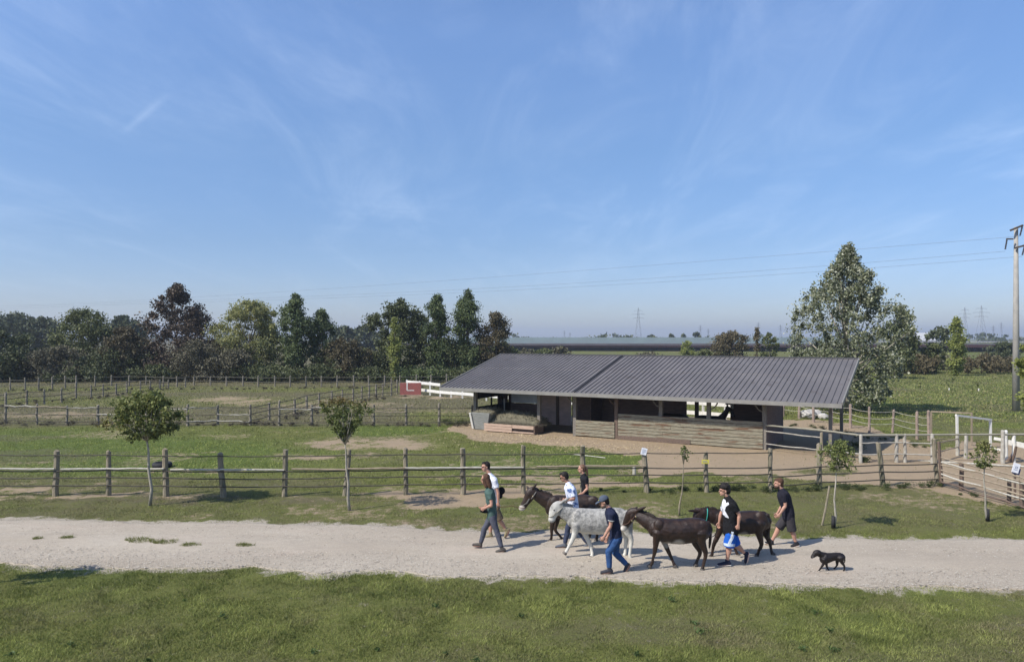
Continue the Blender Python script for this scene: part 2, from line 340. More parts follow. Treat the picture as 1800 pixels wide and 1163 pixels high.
# gravel track
px_ = np.arange(-45, 50, .12); NR = 44
ft, fb = path_far(px_), path_near(px_)
tt = np.linspace(0, 1, NR)[:, None]
PX = np.repeat(px_[None, :], NR, 0); PY = fb[None, :]*(1-tt)+ft[None, :]*tt
crown_ = .02*np.sin(np.pi*tt)-.03*np.exp(-((tt-.28)/.09)**2)*.5-.03*np.exp(-((tt-.68)/.09)**2)*.5
PZ = .006+np.maximum(crown_+(fbm(PX, PY, 2.2, 31, 4)-.5)*.03*np.sin(np.pi*tt), 0)
PX = np.vstack([PX[:1], PX, PX[-1:]]); PY = np.vstack([PY[:1]-.03, PY, PY[-1:]+.03]); PZ = np.vstack([PZ[:1]*0-.06, PZ, PZ[-1:]*0-.06]); NR += 2
gmat = bpy.data.materials.new('gravel_track'); gmat.use_nodes = True; t = gmat.node_tree; b = t.nodes['Principled BSDF']
geo = t.nodes.new('ShaderNodeNewGeometry'); P = geo.outputs['Position']
f1, _ = nz(t, P, .45, stretch=(.35, 1, 1)); f2, _ = nz(t, P, 6, 6, .7, stretch=(.6, 1, 1)); f3, h3 = nz(t, P, 38, 5, .8, .3, .7)
vo = t.nodes.new('ShaderNodeTexVoronoi'); vo.inputs['Scale'].default_value = 28; t.links.new(P, vo.inputs['Vector'])
c = ramp_mix(t, f1, (.335, .283, .212), (.455, .40, .315)); fr_, _ = nz(t, P, .9, 4, .5, .55, .75, stretch=(.4, 1, 1)); c = ramp_mix(t, M(t, 'MULTIPLY', fr_, .5), c, (.40, .30, .23)); fd_, _ = nz(t, P, 1.6, 6, .7, .52, .72, stretch=(.25, 1.3, 1)); c = ramp_mix(t, M(t, 'MULTIPLY', fd_, .70), c, (.26, .218, .160)); c = ramp_mix(t, M(t, 'MULTIPLY', f2, .45), c, (.30, .255, .20)); c = ramp_mix(t, M(t, 'MULTIPLY', f3, .42), c, (.57, .52, .43))
vr = t.nodes.new('ShaderNodeMapRange'); vr.inputs['From Min'].default_value = .0; vr.inputs['From Max'].default_value = 1; t.links.new(vo.outputs['Color'], vr.inputs['Value'])
c = ramp_mix(t, M(t, 'MULTIPLY', vr.outputs[0], .28), c, (.20, .18, .155))
t.links.new(c, b.inputs['Base Color']); b.inputs['Roughness'].default_value = .95; b.inputs['Specular IOR Level'].default_value = .15
bp = t.nodes.new('ShaderNodeBump'); bp.inputs['Strength'].default_value = .6; bp.inputs['Distance'].default_value = .03; t.links.new(h3, bp.inputs['Height']); t.links.new(bp.outputs[0], b.inputs['Normal'])
npx = len(px_); ii = (np.arange(NR-1)[:, None]*npx+np.arange(npx-1)[None, :]).ravel()
track = mesh_np('path', np.stack([PX.ravel(), PY.ravel(), PZ.ravel()], 1), np.stack([ii, ii+1, ii+npx+1, ii+npx], 1), gmat, smooth=True); tag(track, kind='structure')
# loose stones on the track
def stones(name, n, x0, x1, smin, smax, m):
    X = rng.uniform(x0, x1, n); tt = rng.uniform(0, 1, n); tt = np.where(rng.uniform(0, 1, n) < .4, tt**2*.35, tt)
    Y = path_near(X)*(1-tt)+path_far(X)*tt; keep = rng.uniform(0, 1, n) < (.35+fbm(X, Y, .8, 77)); X, Y = X[keep], Y[keep]; n = len(X)
    s = rng.uniform(smin, smax, n)*rng.uniform(.5, 1, n); ph = rng.uniform(0, 6.28, n)
    o = np.array([[1, 0, 0], [.3, .9, .1], [-.8, .5, 0], [-.7, -.6, 0], [.4, -.9, 0], [.05, .1, .75], [0, 0, -.4]])
    sx_ = s*rng.uniform(.8, 1.5, n); sz = s*rng.uniform(.5, .9, n)
    c, sn = np.cos(ph), np.sin(ph)
    V = np.empty((n, 7, 3))
    for i, q in enumerate(o):
        a, b_ = q[0]*sx_*rng.uniform(.8, 1.2, n), q[1]*s*rng.uniform(.8, 1.2, n)
        V[:, i, 0] = X+a*c-b_*sn; V[:, i, 1] = Y+a*sn+b_*c; V[:, i, 2] = .02+q[2]*sz
    f = np.array([(0, 1, 5), (1, 2, 5), (2, 3, 5), (3, 4, 5), (4, 0, 5)])
    FC = (np.arange(n)[:, None, None]*7+f[None]).reshape(-1, 3)
    return mesh_np(name, V.reshape(-1, 3), FC, m, attrs={'tone': np.repeat(rng.uniform(0, 1, n), 7)})
st = stones('gravel', 30000, -14, 17, .006, .022, leafmat('stone_chips', (.20, .172, .135), (.52, .48, .40), trans=0, rough=.9)); tag(st, kind='stuff', label='loose pale stones scattered over the gravel track', cat='gravel')
# ------------------------------------------------------------------ grass
def blades(X, Y, h, wd, tone, tip, name, m, z0=-.01, lean=.6):
    n = len(X); ph = rng.uniform(0, 2*np.pi, n); lx = rng.normal(0, lean, n)*h; ly = rng.normal(0, lean, n)*h
    c, s = np.cos(ph)*wd/2, np.sin(ph)*wd/2
    V = np.empty((n, 3, 3)); z0 = np.broadcast_to(z0, (n,))
    V[:, 0] = np.stack([X-c, Y-s, z0], 1); V[:, 1] = np.stack([X+c, Y+s, z0], 1); V[:, 2] = np.stack([X+lx, Y+ly, z0+h], 1)
    return mesh_np(name, V.reshape(-1, 3), np.arange(3*n).reshape(-1, 3), m, attrs={'tone': np.repeat(tone, 3), 'tip': np.repeat(tip, 3)})
GM = leafmat('grass_blades', (.105, .132, .030), (.33, .365, .10), tip=(.24, .205, .115), trans=.3, rough=.75)
def field(name, n, x0, x1, y0, y1, hm, wd, label, addtip=0):
    X = rng.uniform(x0, x1, n)*1.0; Y = rng.uniform(y0, y1, n)
    X = X*(Y/y1)**.8 if x0 < 0 < x1 else X
    d, dr, lu = masks(X, Y)
    eg = rng.normal(-.02, .14, n); inp = (Y < path_far(X)-eg) & (Y > path_near(X)+eg)
    k = (~inp) & (rng.uniform(0, 1, n) > sstep(.25, .6, d)*.97); X, Y, d, dr, lu = X[k], Y[k], d[k], dr[k], lu[k]; n = len(X)
    big = fbm(X, Y, 2.2, 41, 4); cl = fbm(X, Y, 7, 43, 3)
    near_ = sstep(0, .5, np.maximum(Y-path_far(X), path_near(X)-Y)); h = hm*(.35+.65*near_)*(.45+1.1*cl)*rng.uniform(.6, 1.3, n)*(1-.35*dr)
    tone = np.clip(.25+.5*lu*.6+(big-.5)*2.0+rng.normal(0, .22, n), 0, 1); tip = np.clip(dr*.75+sstep(.5, .75, fbm(X, Y, 1.1, 47, 4))*.45+rng.normal(0, .18, n)-.1*lu+addtip, 0, 1)
    return tag(blades(X, Y, h, wd*rng.uniform(.6, 1.4, n), tone, tip, name, GM), kind='stuff', label=label, cat='grass')
field('grass', 260000, -13.5, 13.5, 10.6, 17.4, .056, .012, 'short green grass in front of the gravel track')
field('grass', 170000, -19, 20, 17.8, 26, .05, .013, 'mown grass strip between track and post fence')
field('grass', 130000, -33, 34, 25, 46, .065, .028, 'worn paddock grass between the two long fences')
field('grass', 90000, -75, 75, 44, 110, .12, .075, 'rough dry pasture beyond the second fence')
field('grass', 50000, 17, 80, 47, 125, .15, .09, 'long pale meadow grass right of the silvery poplar', .30)
# ------------------------------------------------------------------ leafy tufts and weeds
def leafcloud(C, n, R, leaf, tone0, flat=.6, aspect=.6):
    """n leaf quads gaussian about centres C (k,3) with radii R (k,)"""
    k = len(C); idx = rng.integers(0, k, n); d = rng.normal(0, 1, (n, 3)); d /= np.linalg.norm(d, axis=1)[:, None]+1e-9
    d *= np.minimum(np.abs(rng.normal(0, .58, n)), 1.08*rng.uniform(.8, 1, n))[:, None]; d[:, 2] *= flat
    p = C[idx]+d*R[idx][:, None]
    s = leaf*rng.uniform(.55, 1.35, n)
    a = rng.normal(0, 1, (n, 3)); a /= np.linalg.norm(a, axis=1)[:, None]; q = rng.normal(0, 1, (n, 3)); q[:, 2] *= .6
    b = np.cross(a, q); b /= np.linalg.norm(b, axis=1)[:, None]+1e-9
    a *= (s/2)[:, None]; b *= (s*aspect/2)[:, None]
    V = np.stack([p-a, p+b-a*.1, p+a, p-b-a*.1], 1).reshape(-1, 3)
    tone = np.clip(tone0[idx]+rng.normal(0, .18, n), 0, 1)
    return V, np.arange(4*n).reshape(-1, 4), np.repeat(tone, 4), p
def weeds(name, pts, n, leaf, m, label, cat='weeds'):
    C = np.array([p for p in pts]); R = np.array([p[2]*1.0 for p in pts]); C = C.copy(); C[:, 2] = R*.45
    V, Fq, tn, p = leafcloud(C, n, R, leaf, rng.uniform(.1, .8, len(C)), flat=.55, aspect=.35)
    V[:, 2] = np.maximum(V[:, 2], 0)
    return tag(mesh_np(name, V, Fq, m, attrs={'tone': tn, 'tip': tn*0}), kind='stuff', label=label, cat=cat)
WEEDM = leafmat('weed_leaves', (.035, .048, .018), (.085, .105, .035), tip=(.1, .1, .05))
WEEDDRY = leafmat('dry_weed_leaves', (.06, .055, .038), (.12, .10, .07), tip=(.1, .1, .05))
def line_pts(segs, step, r0, r1, jx=.25):
    out = []
    for (x0, y0, x1, y1) in segs:
        a, b_ = gp(x0, y0), gp(x1, y1); k = max(2, int((b_-a).length/step))
        for i in range(k):
            p = a.lerp(b_, (i+random.random())/k); out.append((p.x+random.gauss(0, jx), p.y+random.gauss(0, jx*.6), random.uniform(r0, r1)))
    return out
weeds('weeds', line_pts([(1185, 862, 1440, 863), (1440, 860, 1545, 858), (1560, 858, 1645, 856)], .22, .12, .30), 12000, .05, WEEDM, 'bushy dark weeds along the foot of the near fence')
weeds('weeds', line_pts([(1050, 864, 1200, 864), (1650, 856, 1800, 895)], .5, .06, .16), 3000, .045, WEEDM, 'low weeds by the sign posts of the near fence')
weeds('weeds', line_pts([(0, 747, 830, 749)], .35, .12, .34, .35), 14000, .06, WEEDDRY, 'dark dry weeds under the second long fence')
weeds('weeds', line_pts([(780, 744, 825, 748)], .2, .2, .45, .3), 2500, .07, WEEDM, 'green weeds at the corner of the shed')
weeds('weeds', line_pts([(0, 717, 300, 684), (440, 747, 690, 697), (0, 687, 900, 680)], .8, .1, .35, .5), 16000, .1, WEEDDRY, 'dry weeds under the far paddock fences')
weeds('weeds', line_pts([(1375, 745, 1640, 790)], .4, .1, .28, .3), 5000, .06, WEEDM, 'weeds beneath the wire fence right of the shed')
weeds('weeds', [tuple(gp(x, y))[:2]+(r,) for x, y, r in ((1460, 800, .5), (1480, 795, .55), (1495, 803, .45), (1505, 790, .5), (1470, 808, .3), (1520, 812, .25))], 5000, .07, WEEDM, 'dark green brush behind the young tree')
# tufts growing on the track, each one a plant
for (x, y, rx, lab) in ((66, 948, .10, 'small flat grass tuft farthest left on the track'), (117, 946, .14, 'second small grass tuft from the left on the track'), (240, 951, .26, 'wide grass tuft at the left of the joined pair on the track'),
                        (284, 954, .30, 'widest grass tuft, right half of the joined pair on the track'), (333, 959, .22, 'grass tuft just right of the joined pair on the track'), (430, 959, .15, 'lone round grass tuft nearest the walking woman')):
    c = gp(x, y); n = int(2600*rx); qa = rng.uniform(0, 6.28, n); qr = np.sqrt(rng.uniform(0, 1, n)); qr = qr*(.45+.9*vnoise(qa*1.3+x, qa*0+y, 3)); X = c.x+rx*1.35*qr*np.cos(qa); Y = c.y+rx*.85*qr*np.sin(qa)
    o = blades(X, Y, rng.uniform(.02, .09, n), rng.uniform(.008, .016, n), rng.uniform(0, .5, n), rng.uniform(0, .4, n), 'grass_tuft', GM, z0=.01, lean=.5)
    recenter(o, (c.x, c.y, 0)); tag(o, lab, 'grass tuft', 'grass tufts on the gravel track', kind='thing')
# broad-leaved weeds standing in the foreground grass
bw = []
for i in range(26):
    X = random.uniform(-11, 11); Y = random.uniform(10.9, 14.5); bw.append((X, Y, random.uniform(.05, .13)))
weeds('weeds', bw, 1100, .06, leafmat('broad_leaves', (.045, .075, .02), (.10, .15, .045), tip=(.1, .1, .1)), 'broad-leaved weeds in the foreground grass')
# ------------------------------------------------------------------ the shed
K5 = H/5.3
phi = math.radians(30.6); U = Vector((math.cos(phi), -math.sin(phi), 0)); W_ = Vector((math.sin(phi), math.cos(phi), 0))
SO = Vector((-4.18*K5, 43.55*K5, 0)); SL = 21.69*K5; ST = 6.87*K5; ZE = 2.41*K5; ZR = 4.20*K5; WF = 1.0*K5; WB = 5.0*K5
def SP(k, w_, z): return SO+U*k+W_*w_+Vector((0, 0, z))
def kx(px, w_):       # distance along the shed at which a photo column is met
    r = (px-900)/F; a = SO.x+W_.x*w_; b_ = SO.y+W_.y*w_
    return (r*b_-a)/(U.x-r*U.y)
ROOFM = mat('roof_sheet', (.128, .119, .115), .52, (.168, .156, .148), sc=.7, det=7, lo=.4, hi=.75, metal=.1, bump=.03, spec=.35, col3=(.11, .098, .09), sc3=2.2, f3=.6, stretch=(1, .5, 1))
ROOFTRIM = mat('roof_trim', (.27, .26, .23), .5, (.22, .21, .19), sc=3, metal=.2)
PLANKG = mat('greenish_plank', (.27, .25, .185), .9, (.165, .145, .10), sc=6, stretch=(.8, .8, 6), bump=.5, lo=.38, hi=.66, col3=(.135, .08, .05), sc3=1.25, f3=.52)
PLANKD = mat('plank_gap', (.05, .045, .035), .9)
SHEDPOST = mat('grey_shed_post', (.22, .20, .17), .85, (.14, .125, .105), sc=8, stretch=(4, 4, 1), bump=.4)
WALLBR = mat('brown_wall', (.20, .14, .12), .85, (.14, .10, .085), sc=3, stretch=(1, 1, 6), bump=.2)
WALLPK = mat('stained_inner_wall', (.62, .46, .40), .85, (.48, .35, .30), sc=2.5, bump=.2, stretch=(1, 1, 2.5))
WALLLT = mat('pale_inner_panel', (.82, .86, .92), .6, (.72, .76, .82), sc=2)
shed = empty('stable_shed', SP(SL/2, WF, 0), 'long open stable shed with dark ribbed metal roof and weathered plank half walls', 'shed')
def pitch(w_): return ZE+(ZR-ZE)*w_/ST
# ribbed roof: a folded profile swept up the slope, with an under side
prof = []; k = 0; i = 0
while k < SL-.05:
    prof += [(k, 0), (k+.010, .042), (k+.036, .042), (k+.046, 0)]
    prof.append((k+.14, .003)); k += .25; i += 1
prof.append((SL, 0))
mb = MB(); n = len(prof); rows = [0, ST*.56, ST*.56+.02, ST]
vs = []
for j, w_ in enumerate(rows):
    lift = .012 if j >= 2 else 0
    for (kk, h) in prof: vs.append(SP(kk, w_, pitch(w_)+h+lift))
fs = []
for j in range(3):
    for q in range(n-1): fs.append((j*n+q, j*n+q+1, (j+1)*n+q+1, (j+1)*n+q))
b0 = len(vs); vs += [SP(0, 0, ZE-.06), SP(SL, 0, ZE-.06), SP(SL, ST, ZR-.06), SP(0, ST, ZR-.06)]
fs += [(b0, b0+3, b0+2, b0+1)]
fs += [(b0, b0+1)+tuple(range(n-1, -1, -1)), (b0+2, b0+3)+tuple(range(3*n, 4*n)), (b0+3, b0, 0, n, 2*n, 3*n), (b0+1, b0+2, 4*n-1, 3*n-1, 2*n-1, n-1)]
mb.add(vs, fs); roof = mb.build('roof', ROOFM, shed)
MB().bar(SP(-.02, -.05, ZE-.09), SP(SL+.02, -.05, ZE-.09), .12, .17).build('gutter', ROOFTRIM, roof)
ridge = MB().bar(SP(-.03, ST+.02, ZR+.02), SP(SL+.03, ST+.02, ZR+.02), .12, .12); ridge.build('ridge_cap', mat('ridge_dark', (.07, .07, .075), .5), roof)
for e, s_ in ((-.03, -1), (SL+.03, 1)):
    MB().bar(SP(e, -.02, ZE-.02), SP(e, ST+.02, ZR-.02), .05, .18, up=(0, 0, 1)).build('rake_trim', ROOFTRIM, roof)
# one wider dark joint between two sheets
kj = kx(1008, 0)
MB().bar(SP(kj+.03, .02, ZE+.035), SP(kj+.03, ST-.1, ZR+.03), .045, .055).build('roof_joint', mat('joint_dark', (.03, .03, .033), .6), roof)
for q in np.linspace(.6, SL-.6, 11):
    MB().bar(SP(q, .12, pitch(.12)-.16), SP(q, ST-.1, pitch(ST-.1)-.16), .09, .16).build('rafter', SHEDPOST, shed)
for w_ in (WF, WB):
    MB().bar(SP(.9, w_, pitch(w_)-.34), SP(SL-.4, w_, pitch(w_)-.34), .12, .18).build('header_beam', SHEDPOST, shed)
def post(k, w_, m=SHEDPOST, r=.09, z0=-.05, brace=0):
    z1 = pitch(w_)-.2; mb = MB(); mb.box(SP(k, w_, (z0+z1)/2), (r*2, r*2, z1-z0), rot=Matrix.Rotation(-phi, 3, 'Z'))
    p_ = mb.build('post', m, shed, bevel=.01)
    if brace:
        pts = [SP(k+brace*(.02+.42*math.sin(a)), w_-.02, z1-.62+.5*(1-math.cos(a))) for a in np.linspace(0, 1.3, 6)]
        MB().tube(pts, .035, 6).build('brace', m, p_)
    return p_
fp = [(836, 0), (948, 0), (1011, -1), (1084, -1), (1162, -1), (1246, 1), (1344, -1)]
for (x, br) in fp: post(kx(x, WF), WF, brace=br*1, m=SHEDPOST if x != 1084 else WOODBROWN)
for w_ in (WF, WB): post(SL-.55, w_, r=.07)
KL, KR = kx(836, WF), kx(1344, WF)
for k in (KL, KL+3.2, KR-4.2, KR): post(k, WB, m=WOODBROWN)
def planks(name, k0, k1, w_, z0, z1, n, m, th=.045, parent=shed, gap=.022):
    mb = MB(); hh = (z1-z0)/n
    for i in range(n):
        c0 = k0; 
        while c0 < k1-.01:
            c1 = min(k1, c0+random.uniform(2.2, 4.5));
            if k1-c1 < .8: c1 = k1
            o = random.uniform(-.006, .006); dz = random.uniform(-.006, .006)
            mb.bar(SP(c0+.004, w_+o, z0+hh*(i+.5)+dz), SP(c1-.004, w_+o, z0+hh*(i+.5)+random.uniform(-.006, .006)), th, hh-gap); c0 = c1
    return mb.build(name, m, parent)
planks('half_wall', kx(1014, WF), kx(1082, WF), WF-.12, .04, .84, 5, PLANKG)
planks('half_wall', kx(1088, WF), kx(1342, WF), WF-.12, .03, 1.27, 8, PLANKG)
MB().bar(SP(kx(1088, WF), WF-.155, .10), SP(kx(1215, WF), WF-.155, .12), .03, .2).build('kick_board', WOODBROWN, shed)
# back wall, with an opening in the right half
def panel(name, k0, k1, w_, z0, z1, m, th=.06): return MB().bar(SP(k0, w_, (z0+z1)/2), SP(k1, w_, (z0+z1)/2), th, z1-z0).build(name, m, shed)
top = pitch(WB)-.44
kb = lambda x: kx(x, WB)
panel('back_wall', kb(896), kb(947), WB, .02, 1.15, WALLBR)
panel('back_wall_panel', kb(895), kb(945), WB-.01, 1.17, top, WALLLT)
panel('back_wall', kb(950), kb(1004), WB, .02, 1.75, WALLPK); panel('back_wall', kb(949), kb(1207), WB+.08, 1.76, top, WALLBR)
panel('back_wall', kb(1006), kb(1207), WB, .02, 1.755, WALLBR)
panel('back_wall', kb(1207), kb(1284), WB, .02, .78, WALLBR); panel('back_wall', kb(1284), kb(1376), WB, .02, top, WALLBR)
panel('window_board', kb(978), kb(996), WB-.05, 1.8, 2.4, mat('dusty_board', (.2, .2, .16), .9))
def side(name, k, w0, w1, z0, z1, m, th=.05): return MB().bar(SP(k, w0, (z0+z1)/2), SP(k, w1, (z0+z1)/2), th, z1-z0).build(name, m, shed)
side('end_wall', KR+.06, WF+.12, WB-.05, .02, 2.35, WALLBR)
side('partition', kx(1011, WF)-.15, WF+2.2, WB-.05, .02, 2.5, WALLBR)
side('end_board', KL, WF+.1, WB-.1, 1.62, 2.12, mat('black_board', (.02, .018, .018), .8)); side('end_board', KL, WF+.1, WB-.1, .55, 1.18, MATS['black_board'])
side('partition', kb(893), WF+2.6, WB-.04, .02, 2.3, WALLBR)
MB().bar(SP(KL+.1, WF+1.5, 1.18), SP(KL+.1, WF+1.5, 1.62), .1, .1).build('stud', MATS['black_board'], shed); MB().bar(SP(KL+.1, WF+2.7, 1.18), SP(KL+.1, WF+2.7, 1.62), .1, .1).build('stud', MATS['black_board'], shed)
MB().bar(SP(kb(903), WB-1.1, 1.45), SP(kb(908), WB-1.4, .45), .06, .06).build('brace', WHITEPAINT, shed)
# cloth hanging at the edge of the opening
cv = []; nk = 9
for j in range(7):
    for i in range(nk): cv.append(SP(kb(1276)+i*.055, WB-.12+.05*math.sin(i*1.7+j*.4), 2.45-j*.14-(.1 if i > 5 else 0)*j/3))
cf = [(j*nk+i, j*nk+i+1, (j+1)*nk+i+1, (j+1)*nk+i) for j in range(6) for i in range(nk-1)]
o = MB().add(cv, cf).build('hanging_cloth', mat('white_cloth', (.75, .74, .72), .9), None, smooth=True); md = o.modifiers.new('thick', 'SOLIDIFY'); md.thickness = .006
tag(recenter(o, SP(kb(1276), WB-.12, 1.6)), 'ragged white cloth hanging at the right edge of the shed opening', 'cloth')
# manger, pallet and hay in the left bay
HAY = leafmat('hay', (.12, .11, .075), (.24, .22, .15), trans=.1, rough=.9)
HAYB = mat('hay_body', (.11, .10, .07), .95, (.18, .165, .11), sc=14, det=8, bump=.8, bsc=30)
def hay(name, k0, k1, w0, w1, z0, zt, n, label):
    c = SP((k0+k1)/2, (w0+w1)/2, z0); e = empty(name, c, label, 'hay')
    nu, nv = 22, 10; vs = []; fs = []
    for j in range(nv):
        for i in range(nu):
            a, b_ = i/(nu-1), j/(nv-1); p = SP(k0+(k1-k0)*a, w0+(w1-w0)*b_, 0)
            z = z0+(zt-z0)*(math.sin(math.pi*a)**.35)*(math.sin(math.pi*b_)**.4)*(.75+.5*float(fbm(np.array([p.x]), np.array([p.y]), 1.4, 5)[0])); vs.append((p.x, p.y, z))
    for j in range(nv-1):
        for i in range(nu-1): fs.append((j*nu+i, j*nu+i+1, (j+1)*nu+i+1, (j+1)*nu+i))
    fs.append(tuple([i for i in range(nu)][::-1]+[j*nu for j in range(1, nv)]+[(nv-1)*nu+i for i in range(1, nu)]+[j*nu+nu-1 for j in range(nv-2, 0, -1)]))
    MB().add(vs, fs).build('heap', HAYB, e, smooth=True)
    idx = rng.integers(0, len(vs), n); C = np.array(vs)[idx]+rng.normal(0, .05, (n, 3)); C[:, 2] = np.maximum(C[:, 2], z0)
    V, Fq, tn, _ = leafcloud(C, n, np.full(n, .04), .14, rng.uniform(0, 1, n), aspect=.12)
    o = mesh_np('straw', V, Fq, HAY, e, attrs={'tone': tn, 'tip': tn*0}); o['kind'] = 'stuff'
    return e
# block manger: a trapezoid trough of pale boards
km0, km1 = kx(831, WF-.5), kx(855, WF-.5)
mb = MB(); A = [SP(km0, WF-.45, .02), SP(km1, WF-.45, .02), SP(km1+.1, WF+.9, .02), SP(km0, WF+.9, .02)]
B = [SP(km0-.02, WF-.75, .95), SP(km1+.35, WF-.75, .95), SP(km1+.35, WF+1.0, .95), SP(km0-.02, WF+1.0, .95)]
mb.add(A+B, [(3, 2, 1, 0), (4, 5, 6, 7), (0, 1, 5, 4), (1, 2, 6, 5), (2, 3, 7, 6), (3, 0, 4, 7)])
tr_ = empty('manger', SP(km0, WF, 0), 'pale tapered hay manger at the left end of the shed', 'manger')
mb.build('trough', mat('pale_board', (.31, .32, .30), .85, (.22, .23, .21), sc=4, stretch=(1, 1, 5), bump=.3), tr_, bevel=.01)
MB().bar(SP(km0+.02, WF-.5, .06), SP(km0, WF-.78, .93), .12, .04).build('corner_board', WHITEPAINT, tr_)
hay('hay_pile', km0, km1+.4, WF-.6, WF+.9, .93, 1.12, 1500, 'grey hay heaped on the pale manger')
kp0, kp1 = kx(851, WF-.9), kx(938, WF-.9)
pal = empty('pallet_box', SP(kp0, WF-.9, 0), 'low box of pinkish pallet boards below the hay', 'pallet box')
PINK = mat('pallet_wood', (.46, .34, .26), .85, (.36, .26, .19), sc=5, stretch=(1, 1, 5), bump=.3)
planks('front_boards', kp0, kp1-1.3, WF-.9, .04, .46, 3, PINK, .03, pal, .02); planks('front_boards', kp1-1.28, kp1, WF-.9, .26, .46, 1, PINK, .03, pal, .02); planks('front_boards', kp1-1.28, kp1, WF-.9, .04, .13, 1, PINK, .03, pal, .02)
MB().bar(SP(kp1+.03, WF-.9, .25), SP(kp1+.03, WF+.1, .25), .05, .44).build('side_board', WOODBROWN, pal)
MB().bar(SP(kp0, WF-.3, .2), SP(kp1-.05, WF-.3, .2), .9, .3).build('base', WOODBROWN, pal)
hay('hay_pile', kp0-.1, kp1+.05, WF-.5, WF+1.0, .40, .98, 4200, 'long heap of dull hay behind the pallet boards')
# straw litter on the earth in front of the shed
C = []
for i in range(1500):
    x = random.gauss(930, 70); y = random.gauss(769, 7)
    if y > 757+(x-850)*.07 and y < 790: q = gp(x, y); C.append((q.x, q.y, .015))
for i in range(700): q = gp(random.gauss(1010, 60)+40, random.gauss(788, 4)); C.append((q.x, q.y, .015))
C = np.array(C); V, Fq, tn, _ = leafcloud(C, len(C)*2, np.full(len(C), .12), .11, rng.uniform(.3, 1, len(C)), flat=.08, aspect=.12); V[:, 2] = np.abs(V[:, 2])+.008
tag(mesh_np('straw_litter', V, Fq, leafmat('litter_straw', (.36, .27, .15), (.60, .48, .29), trans=0), attrs={'tone': tn, 'tip': tn*0}), kind='stuff', label='golden straw scattered on the earth before the shed', cat='straw')
# ------------------------------------------------------------------ fences
def fence_posts(root, P, r, m, wobble=.06, name='post'):
    """P: (px bottom, py bottom, py top, px top) -> list of (foot, head)"""
    out = []
    for q in P:
        x, yb, yt = q[:3]; xt = q[3] if len(q) > 3 else x; f = gp(x, yb); h = wp(xt, yt, f.y); out.append((f, h))
        rr = r*random.uniform(.88, 1.15); nn = 6; pts = [f.lerp(h, s)+Vector((random.gauss(0, .006), random.gauss(0, .006), 0)) for s in np.linspace(0, 1, nn)]
        pts[0] = f-Vector((0, 0, .05)); pts.append(h+(h-f).normalized()*.012)
        MB().tube(pts, [rr*1.06, rr*1.02, rr, rr*.99, rr*.96, rr*.95, rr*.7], 9, wob=wobble).build(name, m, root, smooth=False)
    return out
def at_z(fh, z):
    f, h = fh; return f.lerp(h, z/h.z)
def wire(root, fhs, z, r, m, sag=.02, name='wire', i0=0, i1=None, off=-.09, per=5, jit=.01, n=5):
    pts = []; L = fhs[i0:i1]
    for i, fh in enumerate(L):
        p = at_z(fh, z if not callable(z) else z(i)); p = p+Vector((0, off, random.gauss(0, jit)))
        if i:
            for s in range(1, per): 
                s_ = s/per; pts.append(q.lerp(p, s_)-Vector((0, 0, sag*4*s_*(1-s_))))
        pts.append(p); q = p
    return MB().tube(pts, r, n).build(name, m, root, smooth=True)
f1 = [(-10, 871, 793), (98, 871, 793, 100), (191, 870, 793, 192), (292, 871, 790, 290), (393, 873, 797, 387), (500, 872, 790, 502), (606, 871, 790, 614), (713, 869, 788), (814, 868, 788, 813), (920, 867, 783),
      (1024, 866, 784), (1137, 865, 788, 1132), (1242, 865, 795, 1240), (1354, 864, 788), (1440, 858, 781), (1552, 854, 778, 1544), (1647, 853, 772, 1641)]
fe = empty('paddock_fence', gp(790, 869), 'near long fence of thick round posts and thin dark rails beside the track', 'fence')
fh1 = fence_posts(fe, f1, .082, WOODPOST)
wire(fe, fh1, 1.29, .017, DARKRAIL, i1=14, name='rail')
wire(fe, fh1, lambda i: .81, .020, DARKRAIL, i1=14, name='rail'); wire(fe, fh1, .585, .020, DARKRAIL, name='rail', i1=14); wire(fe, fh1, .345, .020, DARKRAIL, name='rail', i1=14)
for zz_ in (.74, .50, .23): wire(fe, fh1, zz_, .022, DARKRAIL, i0=13, name='rail')
for i in range(0, 11):
    a, b_ = at_z(fh1[i], .87+random.uniform(-.02, .02)), at_z(fh1[i+1], .87+random.uniform(-.02, .02))
    if i == 10: pass
    s0 = random.choice([0, 0, .12, .22]); s1 = 1
    p0, p1 = a.lerp(b_, s0)+Vector((0, -.11, 0)), a.lerp(b_, s1)+Vector((0, -.11, 0))
    MB().tube([p0.lerp(p1, s)+Vector((0, 0, random.gauss(0, .006))) for s in np.linspace(0, 1, 6)], [.030, .033, .03, .034, .031, .028], 7).build('pale_rail', WOODPALE if i not in (5, 6, 9, 10) else TANRAIL, fe)
